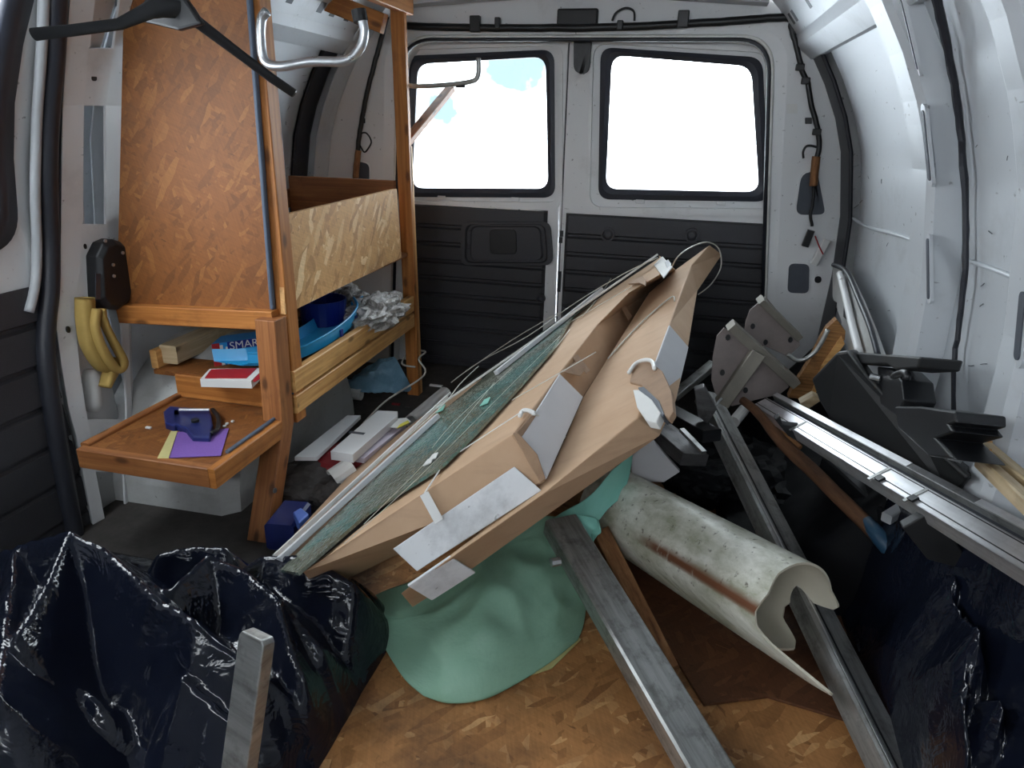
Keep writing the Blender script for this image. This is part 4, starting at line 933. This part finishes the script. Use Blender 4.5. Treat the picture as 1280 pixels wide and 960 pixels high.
# first package A
p1 = pkg('cardboard_package', P(520, 700, Z=.02), 'left cardboard package on top with scuffed white foam corners and strap')
PAb = off(PA, -.095)
loft('carton', [(378, 716), (641, 543), (699, 466), (747, 405), (786, 366), (813, 350), (840, 334), (824, 319), (717, 392), (640, 470), (553, 580)], PA, [(398, 742), (681, 603), (729, 497), (775, 425), (810, 367), (830, 349), (847, 339), (836, 330), (730, 404), (650, 490), (560, 600)], PAb, 'card', p1)
nAp = plane(on(PA, 372, 728), on(PA, 641, 543), on(PAb, 681, 603)); sA = plane(on(PA, 641, 543), on(PA, 699, 466), on(PAb, 681, 603))
pside(nAp, [(491, 686), (643, 583), (677, 613), (521, 714)], .006, 'foam', 'foam_corner', p1, .008)
pside(sA, [(651, 545), (700, 467), (729, 496), (684, 598)], .006, 'foam_grey', 'foam_corner', p1, .006)
pside(nAp, [(641, 541), (648, 541), (672, 568), (682, 598), (676, 604), (664, 584)], .004, 'card_dark', 'torn_fold', p1, .010)
pside(sA, [(664, 520), (672, 517), (654, 544), (650, 548), (646, 540)], .004, 'card_dark', 'torn_fold', p1, .008)
pside(off(PA, 0), [(817, 331), (828, 320), (840, 333), (829, 347)], .004, 'paper', 'end_label', p1)
pside(off(PA, .002), [(831, 328), (835, 324), (839, 330), (834, 335)], .002, 'pvcgrey', 'printed_square', p1, .002)
for a_ in ([(705, 465), (718, 452), (733, 460), (725, 470)], [(774, 380), (779, 376), (790, 396), (786, 401)], [(716, 447), (722, 443), (738, 463), (733, 467)]): pside(sA, a_, .001, 'card_dark', 'tape_mark', p1, .0016)
q = [(797, 349), (804, 346), (808, 352), (807, 358), (800, 355), (786, 356)]; build('torn_flap', MB().prism([on(off(PA, .006), x, y) for x, y in q], nA*.004), M['card_dark'], p1)
LP = off(PA, .006)
band('strap', [(653, 514), (557, 576), (531, 616)], .0035, 'strap', p1, LP)
b = MB(); a, c = on(LP, 530, 617), on((nAp[0]+(nAp[1] if (CP-nAp[0]).dot(nAp[1]) > 0 else -nAp[1])*.016, nAp[1]), 549, 652); b.beam(a, c, .016, .003, nAp[1]); build('strap', b, M['strap'], p1)
cord('strap', [(650, 520), (653, 514), (660, 513), (668, 517)], .0045, 'strap', p1, 4, off(PA, .008))
a = plane(on(PA, 641, 543), on(PA, 747, 405), on(PAb, 729, 497)); a = (a[0]+(a[1] if (CP-a[0]).dot(a[1]) > 0 else -a[1])*.010, a[1])
cord('strap', [(668, 517), (690, 532), (708, 548)], .003, 'strapclear', p1, 2, a, True)
for pts in ([(557, 576), (600, 530), (660, 462), (705, 402)], [(571, 566), (640, 495), (690, 440), (712, 412)], [(700, 410), (760, 375), (790, 358)], [(640, 500), (700, 466), (745, 440)], [(728, 395), (748, 372), (764, 348)]):
    cord('string', pts, .0012, 'strapclear', p1, 3, off(PA, .005))
# glass sheet, brown backing strip and metal profiles lying on the left edge
gl = tag(empty('glass_sheet', P(440, 640, Z=.1)), 'cracked dirty glass sheet with cardboard backing lying under the left package', 'glass sheet')
PG = off(PA, .012)
build('glass', MB().prism([on(PG, x, y) for x, y in ((350, 712), (372, 716), (460, 640), (553, 581), (600, 535), (650, 482), (690, 437), (717, 393), (752, 366), (700, 398), (640, 443), (560, 508))], -nA*.006), M['brokenglass'], gl)
build('backing_strip', MB().prism([on(off(PA, .010), x, y) for x, y in ((345, 693), (368, 668), (441, 589), (500, 541), (543, 509), (600, 470), (596, 478), (548, 520), (430, 622), (352, 706))], -nA*.02), M['card_dark'], gl)
for pts in ([(430, 680), (520, 600), (640, 480), (700, 420)], [(455, 655), (540, 570), (600, 500), (618, 478)], [(540, 560), (570, 525), (640, 460)]): cord('scratch_cord', pts, .0007, 'strapclear', gl, 3, off(PG, .002))
for x, y, s_ in ((535, 578, .018), (541, 572, .014), (550, 512, .010), (606, 503, .012)):
    c = on(off(PG, .002), x, y); build('glass_splinter', MB().prism([on(off(PG, .002), x-6, y+5), on(off(PG, .004), x+4, y+1), on(off(PG, .003), x+7, y-6), on(off(PG, .003), x, y-3)], nA*.002), M['paper'] if s_ > .013 else M['turq'], gl)
def barpx(name, p0, p1, w_, h_, m_, pl, label=None, cat=None, par=None, group=None):
    o = build(name, MB().beam(on(pl, *p0), on(pl, *p1), w_, h_, pl[1], .001), M[m_], par, bevel=0)
    if label: tag(o, label, cat, group)
    return o
PP = off(PA, .022)
barpx('aluminium_profile', (349, 700), (547, 520), .013, .012, 'foam_grey', PP, 'short bright aluminium profile lying on edge of the glass sheet', 'profile')
barpx('white_profile', (343, 696), (563, 492), .006, .010, 'strap', off(PA, .020), 'thin white profile along the left edge of the glass sheet', 'profile')
barpx('plastic_profile', (620, 466), (752, 362), .016, .012, 'foam_grey', off(PA, .020), 'grey plastic profile on the far half of the glass sheet', 'profile')
barpx('dark_profile', (560, 497), (823, 321), .007, .008, 'black', off(PA, .016), 'thin dark profile reaching the far end of the stack', 'profile')
barpx('pale_profile', (545, 510), (822, 318), .004, .006, 'bead', off(PA, .024), 'thin pale profile running to the white labelled end', 'profile')
for i, pts in enumerate(([(564, 478), (600, 452), (660, 420), (720, 378), (780, 342), (822, 322)], [(598, 458), (575, 480), (550, 510), (470, 580)], [(570, 473), (640, 425), (700, 390)])):
    o = cord('string', pts, .0016, 'strapclear', None, 4, off(PA, .030)); tag(o, ['pale string stretched along the left side of the stack', 'pale string sagging over the glass sheet left edge', 'pale string end loose above dark profile'][i], 'string')
wl_ = [on(offB(.002), 838, 338), P(848, 320, Y=2.15), P(868, 307, Y=2.25), P(886, 303, Y=2.33), P(899, 312, Y=2.36), P(901, 334, Y=2.36), P(889, 355, Y=2.30), P(873, 368, Y=2.22)]
o = build('wire_loop', MB().tube(smoothpath(wl_, 6), .0022, 6), M['strapclear'], None, smooth=True); tag(o, 'thin wire loop curling over the far tip of right package', 'wire')

# ================================================================== GREEN SHEETING
ctl = [[(455, 752, .03), (520, 728, .06), (590, 700, .10), (650, 668, .13), (700, 652, .13), (745, 640, .14)],
       [(459, 762, .05), (522, 772, .05), (600, 722, .10), (655, 690, .10), (700, 690, .10), (738, 690, .09)],
       [(466, 778, .03), (530, 778, .055), (606, 750, .10), (668, 722, .10), (705, 716, .08), (735, 722, .06)],
       [(480, 808, .016), (545, 806, .05), (612, 790, .085), (668, 766, .07), (708, 760, .05), (732, 762, .03)],
       [(505, 848, .014), (552, 845, .035), (612, 830, .05), (665, 812, .035), (700, 800, .025), (728, 785, .016)],
       [(530, 870, .014), (562, 879, .016), (605, 874, .016), (650, 852, .016), (690, 826, .016), (722, 800, .016)]]
f_ = patch([[P(x, y, Z=z) for x, y, z in r] for r in ctl])
def gfn(u, v):
    p = f_(u, v); e = min(1, 4*u, 4*(1-u), 5*(1-v)); return p+V((0, -.3, 1)).normalized()*(.020*ridged(p, 5, 2)*e+.006*noise.noise(p*18)*e)
gs = empty('green_sheet', P(600, 800, Z=.014)); tag(gs, 'green plastic sheeting crumpled on floor beneath the packages', 'sheet')
build('sheet', MB().grid(gfn, 70, 50, (.7, .5)), M['green'], gs, smooth=True, solid=.002)
ctl = [[(690, 650, .16), (730, 628, .19), (768, 590, .25), (791, 566, .28)], [(700, 664, .15), (736, 648, .17), (772, 610, .20), (786, 598, .21)], [(715, 672, .13), (742, 660, .15), (764, 636, .17), (776, 628, .17)]]
g_ = patch([[P(x, y, Z=z) for x, y, z in r] for r in ctl])
build('raised_flap', MB().grid(lambda u, v: g_(u, v)+V((0, 0, .008))*ridged(g_(u, v), 12, 2), 30, 16, (.2, .1)), M['turq'], gs, smooth=True, solid=.002)
ctl = [[(706, 652, .165), (722, 646, .175), (745, 650, .17), (748, 658, .17)], [(712, 668, .15), (728, 660, .16), (748, 662, .16), (751, 667, .16)], [(728, 690, .12), (735, 684, .13), (740, 668, .15), (746, 672, .15)], [(735, 700, .10), (737, 696, .11), (738, 690, .12), (739, 685, .12)]]
h_ = patch([[P(x, y, Z=z) for x, y, z in r] for r in ctl])
build('twisted_end', MB().grid(lambda u, v: h_(u, v)+V((0, -.01, .01)), 20, 16, (.1, .1)), M['turq'], gs, smooth=True, solid=.003)
q = [P(x, y, Z=.013) for x, y in ((560, 878), (690, 836), (726, 800), (716, 790), (640, 840), (560, 868))]; build('cloth_backing', MB().prism(q, (0, 0, .002)), M['yellowp'], gs)

# ================================================================== STEEL TUBES, PIPE, RODS
def rail(name, p0, p1, w_, h_, m_, label, cat, up=(0, 0, 1), wall=.003):
    """hollow rectangular tube with rounded edges and a groove line"""
    p0, p1 = V(p0), V(p1); d = (p1-p0).normalized(); sd = d.cross(V(up)).normalized(); u = sd.cross(d); a, h2 = w_/2, h_/2; r = .004
    sec = [(-a+r, -h2), (a-r, -h2), (a, -h2+r), (a, h2-r), (a-r, h2), (-a+r, h2), (-a, h2-r), (-a, -h2+r)]
    b = MB(); b.sweep([p0, p1], sec, sd, u, caps=False)
    ins = [(x*(1-wall/a), y*(1-wall/h2)) for x, y in sec]
    for pe, s in ((p0, 1), (p1, -1)):
        R = [[pe+sd*x+u*y for x, y in sec], [pe+sd*x+u*y for x, y in ins], [pe+d*s*.05+sd*x+u*y for x, y in ins]]
        if s < 0: R = [r_[::-1] for r_ in R]
        b.loops(R, True)
    return tag(build(name, b, M[m_], None), label, cat)
t1 = rail('steel_tube', P(700, 655, Z=.175), P(905, 1000, Z=.045), .072, .042, 'steel', 'grey rectangular steel tube from under the packages to front centre', 'tube')
c = P(694, 695, Z=.17); build('bolt', MB().tube([c+V((-.006, -.01, -.01)), c+V((.01, .0, -.01))], .009, 8), M['zinc'], t1)
t2a, t2b = P(884, 498, Z=.27), P(1136, 1005, Z=.045)
t2 = rail('steel_tube', t2a, t2b, .060, .045, 'steel', 'long grey steel tube running through the mouth of the white pipe', 'tube', up=(.35, -.1, 1))
d = (t2b-t2a).normalized(); s_ = d.cross(V((.35, -.1, 1))).normalized(); u_ = s_.cross(d)
for x_, m_ in ((.012, 'black'), (.021, 'alu')):
    build('edge_groove', MB().beam(t2a+s_*x_+u_*.0228, t2b+s_*x_+u_*.0228, .0035, .0015, u_), M[m_], t2)
# big white pipe with its broken mouth
pm0, pm1, RP = P(768, 632, Z=.105), P(990, 762, Z=.170), .090
ax = (pm1-pm0).normalized(); upv = (V((0, 0, 1))-ax*ax.z).normalized(); rtv = ax.cross(upv).normalized()
if rtv.dot(RT) < 0: rtv = -rtv
LEN = (pm1-pm0).length
prof_ = [(0, .0), (30, .006), (60, .01), (80, .012), (95, .03), (103, .02), (108, -.03), (116, -.055), (128, -.07), (142, -.06), (150, -.035), (158, -.012), (170, .0), (182, -.012), (195, -.02), (203, -.012), (211, .03), (224, .08), (238, .145), (247, .10), (258, .03), (268, .0), (285, -.006), (310, .004), (335, -.004), (360, .0)]
def mouth(th):
    for (a, x), (c, y) in zip(prof_, prof_[1:]):
        if th <= c: return x+(y-x)*(th-a)/(c-a)
    return 0
b = MB(); NT, NL = 120, 16
def pfn(u, v, R=RP): th = u*360; L = (LEN+mouth(th))*v; a = math.radians(th); return pm0-ax*.02*(1-v)+ax*L+upv*R*math.cos(a)+rtv*R*math.sin(a)
b.grid(pfn, NT, NL, (1, 1)); 
for k_, uv in enumerate(b.uv): b.uv[k_] = [(q[1]*.55, q[0]*.515) for q in uv]
pp = tag(build('plastic_pipe', b, M['pipe'], None, smooth=True), 'wide mossy white plastic pipe with a broken jagged mouth', 'pipe')
b = MB(); b.grid(lambda u, v: pfn(u, v, RP-.0045), NT, NL, (1, 1))
k1 = b.add([pfn(i/NT, 1, RP-.0045) for i in range(NT+1)]); k2 = b.add([pfn(i/NT, 1) for i in range(NT+1)])
for i in range(NT): b.face([k1+i, k1+i+1, k2+i+1, k2+i])
build('inner_wall', b, M['ivory'], pp, smooth=True)
# rusty flat bar by the green sheet
b = MB(); b.beam(P(752, 664, Z=.12), P(838, 838, Z=.016), .036, .016, (-.5, 0, 1), .002); tag(build('rusty_bar', b, M['rust'], None), 'thin rusty flat bar leaning beside the green sheeting', 'bar')
# grey post end poking up at front left
t = P(322, 792, Z=.32); bt = P(288, 1040, Z=.06)
d = (bt-t).normalized(); b = MB(); sd = d.cross(V((.3, 1, 0))).normalized(); u = sd.cross(d)
R = []
for k_, (s, sc2) in enumerate(((0, .80), (.006, .97), (.012, 1), (1, 1))):
    L = (bt-t).length; p = t+d*(s if s < 1 else L); w2, h2 = .024*sc2, .010
    R.append([p+sd*x+u*y for x, y in ((-w2, -h2), (w2, -h2), (w2, h2), (-w2, h2))])
b.loops(R, True); b.face([0, 3, 2, 1]); tag(build('grey_post', b, M['steel'], None, bevel=.002), 'dirty grey flat post sticking up before the black bag', 'post')
# brown pole
pp0, pp1 = P(928, 500, Z=.33), P(1118, 692, Z=.20)
pth = [pp0.lerp(pp1, t_/12)+V((.004*math.sin(t_*1.3), 0, .004*math.sin(t_*.9))) for t_ in range(13)]
o = tag(build('wooden_pole', MB().tube(pth, [.010+.006*min(1, t_/5) for t_ in range(13)], 10), M['pole'], None, smooth=True), 'reddish brown pole with blue painted end across the dark scrap', 'pole')
build('painted_end', MB().tube([p+V((0, 0, .0015)) for p in pth[10:]], [.015, .0172, .0168], 10), M['bluepaint'], o, smooth=True)
b = MB(); b.tube([P(950, 512, Z=.32), P(1000, 560, Z=.28)], [.008, .007], 6); build('split_branch', b, M['rust'], o)
# bright aluminium profile
a0, a1 = P(955, 499, Z=.335), P(1345, 721, Z=.484); d = (a1-a0).normalized(); sd = d.cross(V((-.50, 0, .86))).normalized(); u = sd.cross(d)
if sd.dot(RT) < 0: pass
L = (a1-a0).length; s2 = 1 if sd.dot(UP) > 0 else -1
def seg(name, w0, w1, top, h_, m_, par, t0=0, t1=1):
    b = MB(); sec = [(w0, top-h_), (w1, top-h_), (w1, top), (w0, top)]; b.sweep([a0+d*L*t0, a0+d*L*t1], sec, sd*s2, u); return build(name, b, M[m_], par)
ap = tag(empty('aluminium_channel', tuple(a0.lerp(a1, .5)-V((0, 0, .03)))), 'long bright aluminium window channel lying across the right side', 'profile')
seg('wide_flange', -.030, .008, .0, .004, 'alu', ap); seg('centre_line', -.021, -.0195, .0008, .001, 'black', ap); seg('inner_line', .003, .0045, .0008, .001, 'black', ap)
seg('channel_floor', .006, .024, -.014, .004, 'gasket', ap); seg('channel_side', .006, .008, .0, .018, 'steel', ap); seg('channel_side', .022, .024, .0, .018, 'steel', ap)
seg('narrow_flange', .024, .036, .0, .004, 'alu', ap, 0, .60); seg('narrow_flange', .024, .036, -.001, .004, 'steel_dark', ap, .60, .78); seg('narrow_flange', .024, .036, .0, .004, 'alu', ap, .78, 1)
seg('outer_side', -.030, -.028, .0, .03, 'alu', ap)
for t_ in (.24, .58, .69): seg('joint_plate', -.0362, .005, .0012, .002, 'steel', ap, t_, t_+.008)
seg('clip', -.030, -.018, .004, .004, 'black', ap, .595, .61); seg('clip', -.030, -.018, .004, .004, 'black', ap, .695, .71)
# bracket plates welded to square tube
def bracket(y, plate, bar, tube, label, holes, th=.006, group=None):
    c = P(plate[0][0], plate[0][1], Y=y); t = tag(empty('steel_bracket', (c.x, c.y, c.z-.1)), label, 'bracket')
    build('plate', MB().prism([P(px, py, Y=y+(px-940)*.0006) for px, py in plate], (0, th, 0)), M['plate'], t, bevel=.001)
    p, q, w_ = bar; build('edge_bar', MB().beam(P(*p, Y=y-.02), P(*q, Y=y-.02+.04), w_, .035, (0, 1, 0), .002), M['plate2'], t)
    if tube: p, q, w_ = tube; build('box_tube', MB().beam(P(*p, Y=y-.018), P(*q, Y=y-.03), w_, .03, (0, 1, 0), .002), M['plate2'], t)
    for hx, hy in holes:
        c = P(hx, hy, Y=y-.004+(hx-940)*.0006); build('bolt_hole', MB().prism([c+V((.006*math.cos(k*math.pi/4), 0, .008*math.sin(k*math.pi/4))) for k in range(8)], (0, .003, 0)), M['black'], t)
bracket(1.85, [(957, 371), (937, 388), (932, 402), (930, 418), (950, 430), (985, 446), (1000, 432), (998, 420), (975, 392)], ((950, 374), (998, 421), .018), None, 'rear grey steel bracket plate on top of the scrap pile', [(941, 408), (957, 428), (988, 425)])
bracket(1.70, [(905, 410), (896, 420), (891, 445), (889, 475), (894, 492), (915, 508), (945, 500), (975, 493), (986, 484), (984, 470), (940, 428)], ((913, 406), (994, 479), .024), ((948, 440), (902, 504), .036), 'front grey steel bracket plate with welded box tube', [(903, 466), (932, 488), (910, 422)])
b = MB(); b.tube([P(879, 524, Y=1.62), P(895, 506, Y=1.62), P(902, 498, Y=1.64)], .003, 6); tag(build('steel_rod', b, M['zinc'], None), 'thin bright steel rod below front bracket plate', 'rod')
def prismY(name, pts, Y, th, m_, label=None, cat=None, par=None, bevel=.002, dy=0):
    o = build(name, MB().prism([P(x, y, Y=Y+dy*(y-480)) for x, y in pts], (0, th, 0)), M[m_], par, bevel=bevel)
    if label: tag(o, label, cat)
    return o
b = MB().beam(P(842, 496, Y=1.85), P(892, 455, Y=1.95), .03, .02, (0, 0, 1), .002); tag(build('steel_bar', b, M['steel'], None), 'dull steel bar behind the torn package corner', 'bar')
b = MB().beam(P(836, 515, Y=1.72), P(890, 545, Y=1.55), .05, .03, (0, 0, 1), .002); tag(build('dark_profile', b, M['black'], None), 'black profile offcut right of the torn package corner', 'profile')
b = MB().beam(P(822, 535, Y=1.60), P(868, 575, Y=1.45), .07, .03, (.2, 0, 1), .002); tag(build('steel_channel', b, M['steel_dark'], None), 'dark steel channel offcut above the grey panel', 'channel')
b = MB(); b.beam(P(852, 537, Y=1.50), P(880, 566, Y=1.42), .012, .008, (0, 0, 1)); tag(build('steel_strip', b, M['steel'], None), 'narrow bright steel strip on the channel offcut', 'strip')
prismY('sheet_offcut', [(788, 602), (790, 570), (814, 549), (850, 590), (830, 603)], 1.50, .015, 'foam_grey', 'light grey panel offcut behind the white pipe', 'panel')
q = [(868, 488), (880, 484), (896, 512), (884, 530), (872, 520)]; prismY('steel_offcut', q, 1.60, .03, 'steel_dark', 'dark steel offcut beneath the front bracket', 'offcut')
c = P(921, 524, Z=.20); roll('small_white_pipe', P(917, 528, Z=.19), P(930, 512, Z=.19), .016, 'paper', 'small white pipe end under the brown pole', 'pipe', False)
for i, (x, y, s, m_) in enumerate(((880, 600, (.10, .08, .05), 'blackmatt'), (905, 570, (.09, .10, .06), 'black'), (960, 600, (.12, .12, .07), 'blackmatt'), (1010, 640, (.10, .12, .06), 'black'), (1040, 600, (.13, .14, .10), 'black'))):  # added wads; their black stands for shadow as well as black plastic
    c = P(x, y, Z=.06); 
    crumple('dark_filler', c, s, 'deepblack', ['added dark filler wad behind the white pipe', 'added dark filler wad beside the long steel tube', 'added dark filler wad right of the long steel tube', 'added dark filler wad at the brown board far edge', 'largest added dark filler wad beneath the brown pole'][i], 'film', .35, 9, 20+i, 4)
# splintered board and steel strap
ch = prismY('splintered_board', [(1046, 399), (1057, 414), (1056, 425), (1046, 436), (1040, 450), (1028, 462), (1022, 478), (1012, 500), (985, 497), (995, 478), (1012, 452), (1026, 424), (1034, 410)], 1.90, .03, 'rotten', 'splintered brown board standing against the rear post', 'board', bevel=.001)
prismY('splinter', [(1052, 420), (1056, 430), (1036, 458), (1018, 495), (1012, 497), (1028, 455)], 1.893, .006, 'pine_light', par=ch, bevel=0)
prismY('pine_offcut', [(1000, 505), (1018, 495), (1028, 500), (1010, 512)], 1.75, .04, 'rawwood', 'pale pine offcut at the foot of splintered board', 'offcut')
b = MB(); b.tube(smoothpath([P(1035, 412, Y=1.84), P(1022, 436, Y=1.84), P(1008, 448, Y=1.84), P(995, 450, Y=1.84), P(985, 443, Y=1.84)], 6), .006, 8); tag(build('steel_strap', b, M['steel'], None, smooth=True), 'bent steel strap hooked in front of splintered board', 'strap')
# black plastic scrap on the right
b = MB(); q = [(1014, 474), (1046, 440), (1060, 438), (1080, 468), (1150, 545), (1212, 598), (1190, 625), (1120, 590), (1036, 522), (1024, 502)]
bot = [(p[0]+4, p[1]+10) for p in q]
o = build('black_cover', MB().prism([P(x, y, Y=1.50-.0022*(x-1014)) for x, y in q], (.03, .05, -.01)), M['blackmatt'], None, bevel=.006); tag(o, 'large dusty black plastic cover standing on end beside the right wall', 'cover')
b = MB(); b.tube([P(x, y, Y=1.492-.0022*(x-1014)) for x, y in ((1062, 440), (1082, 468), (1152, 545), (1210, 597))], .005, 6); build('cover_rim', b, M['blackmatt'], o, smooth=True)
for x, y in ((1088, 470), (1186, 570)): c = P(x, y, Y=1.485-.0022*(x-1014)); build('clip', MB().tube([c, c+V((.015, -.01, 0))], .006, 8), M['zinc'], o)
prismX = lambda name, pts, X, th, m_, label=None, cat=None, par=None: (lambda o: tag(o, label, cat) if label else o)(build(name, MB().prism([P(x, y, X=X) for x, y in pts], (th, 0, 0)), M[m_], par, bevel=.003))
o = prismX('black_tray', [(1066, 440), (1150, 446), (1146, 460), (1118, 462), (1108, 455), (1070, 455)], .80, .06, 'blackmatt', 'black plastic tray edge sticking out by the right rear post', 'tray')
o = prismX('plastic_fitting', [(1096, 458), (1115, 462), (1127, 475), (1130, 500), (1120, 520), (1100, 505)], .82, .05, 'black', 'black plastic hinge part below the black tray edge', 'part')
b = MB(); b.tube(smoothpath([P(1118, 470, X=.80), P(1128, 466, X=.80), P(1134, 468, X=.80), P(1133, 474, X=.80)], 4), .006, 8); build('hook', b, M['black'], o, smooth=True)
o = prismX('black_housing', [(1118, 508), (1150, 508), (1194, 514), (1194, 528), (1186, 531), (1192, 540), (1170, 548), (1195, 575), (1160, 570), (1122, 535)], .80, .06, 'black', 'black plastic housing with stepped edge against the right wall', 'housing')
o = tag(build('black_profile', MB().beam(P(1040, 578, Z=.26), P(1180, 705, Z=.22), .06, .04, (0, 0, 1), .004), M['black'], None), 'black plastic profile under the aluminium channel', 'profile')
b = MB(); b.beam(P(1058, 582, Z=.285), P(1124, 635, Z=.272), .006, .004, (0, 0, 1)); build('bright_edge', b, M['zinc'], o)
b = MB(); b.beam(P(1108, 648, Z=.275), P(1140, 628, Z=.285), .020, .02, (0, 0, 1), .002); build('cross_web', b, M['pvcgrey'], o)
o = prismY('dark_offcut', [(1128, 660), (1160, 642), (1180, 660), (1225, 718), (1160, 700)], 1.02, .02, 'blackmatt', 'dark triangular offcut lying over the right black bag', 'offcut')
o = prismY('black_bracket', [(968, 524), (975, 520), (978, 530), (1018, 535), (1040, 560), (1010, 560), (985, 545)], 1.45, .02, 'black', 'black plastic bracket lying against the aluminium channel', 'bracket')
# timber stakes
for i, (p, q, m_) in enumerate((((1232, 560), (1310, 628), 'rawwood'), ((1228, 578), (1310, 654), 'rawwood'))):
    a, c = P(*p, X=.885-.02*i), P(*q, X=.87-.05*i); b = MB().beam(a, c, .017, .018, (0, 0, 1), .002)
    o = build('timber_stake', b, M[m_], None); tag(o, ['upper split timber stake poking in at the right edge', 'lower split timber stake poking in at the right edge'][i], 'stake')
    d_ = (c-a).normalized()
    for j in range(3): s = a+V((0, 0, .012-.010*j)); build('splinter', MB().prism([s, s+V((0, .004, .006)), s-d_*(.012+.006*j)+V((0, 0, .004)), s-d_*.004], (.008, 0, .002)), M['pine_light'], o)

# ================================================================== BLACK BAGS
def heap(name, x0, x1, y0, y1, basef, ridges, n, amp, label, m_='bag', slope=1.0, parent=None, seed=0, edge=.06):
    segs = []
    for rd in ridges:
        pts = [P(x, y, Z=z) for x, y, z in rd]
        segs += list(zip(pts, pts[1:]))
    def fn(u, v):
        x, y = x0+(x1-x0)*u, y0+(y1-y0)*v; q = V((x+seed, y, 0))
        wx, wy = x+.012*noise.noise(q*9), y+.012*noise.noise(q*9+V((7, 7, 7)))
        z = basef(wx, wy)
        for a, c in segs:
            dx, dy = c.x-a.x, c.y-a.y; L2 = dx*dx+dy*dy+1e-9; t = max(0, min(1, ((wx-a.x)*dx+(wy-a.y)*dy)/L2))
            dd_ = math.hypot(wx-a.x-dx*t, wy-a.y-dy*t); zz = a.z+(c.z-a.z)*t
            h_ = zz-slope*dd_*(.55+dd_*2.2)/(.35+dd_*1.2)
            z = max(z, h_)
        e = min(1, u/edge, (1-u)/edge, v/edge, (1-v)/edge); e = max(0, e)
        z += amp*(ridged(q, 8, 3)*.55+ridged(q*1.0+V((3, 0, 0)), 19, 2)*.3)
        return V((x, y, .004+max(0, z)*e**.6))
    o = build(name, MB().grid(fn, n, n, (x1-x0, y1-y0)), M[m_], parent, smooth=True); tag(o, label, 'bag'); return o
gauss = lambda cx, cy, sx, sy, h: (lambda x, y: h*math.exp(-((x-cx)/sx)**2-((y-cy)/sy)**2))
gA, gB_ = gauss(-.45, .75, .30, .20, .13), gauss(-.16, .80, .10, .14, .09)
heap('black_bag_or_added_heap', -.80, -.03, .30, 1.09, lambda x, y: gA(x, y)+gB_(x, y),
     [[(-10, 705, .22), (20, 690, .25), (85, 668, .29), (130, 688, .28), (190, 745, .25), (250, 792, .22), (320, 842, .17), (350, 870, .13)],
      [(20, 690, .25), (4, 780, .25), (0, 880, .24)], [(85, 668, .29), (60, 730, .27), (20, 800, .25)],
      [(180, 752, .20), (215, 742, .21), (262, 700, .22), (300, 712, .21), (345, 752, .21)],
      [(345, 758, .21), (362, 810, .17), (385, 870, .12), (405, 915, .07)], [(345, 752, .20), (395, 800, .15), (430, 850, .09)],
      [(300, 720, .17), (330, 698, .18), (385, 704, .20), (442, 732, .17)], [(442, 728, .13), (436, 780, .11), (448, 830, .06)],
      [(200, 700, .16), (245, 688, .17), (285, 690, .17)], [(0, 850, .22), (60, 830, .16), (120, 880, .14)], [(230, 850, .17), (270, 880, .14), (290, 900, .12)]],
     150, .009, 'big crumpled black bag filling the front left corner', edge=.05)
gC = gauss(.86, 1.05, .16, .45, .17)
heap('black_bag_or_added_heap', .835, .965, .35, 1.80, lambda x, y: (.03+.36*max(0, min(1, (x-.85)/.06))**1.2)*max(0, min(1, (x-.835)/.03))*1,
     [[(1105, 705, .08), (1130, 712, .17), (1160, 728, .25), (1190, 740, .31)], [(1125, 765, .10), (1150, 790, .18), (1180, 830, .24), (1205, 870, .27)], [(1170, 745, .27), (1195, 790, .29), (1220, 805, .33)],
      [(1155, 905, .12), (1200, 895, .21), (1250, 905, .28)], [(1135, 735, .14), (1155, 780, .19), (1190, 850, .25), (1205, 930, .25)]],
     130, .026, 'glossy black bag crumpled along the right wall', seed=5, slope=2.2)
heap('black_bag_or_added_heap', .60, .955, 1.28, 2.35, lambda x, y: .03+.34*max(0, (x-.70)/.25), [], 70, .008, 'added black heap holding the shade under the brown pole and aluminium channel', 'deepblack', seed=9)  # added heap, coloured as shadow and black plastic together
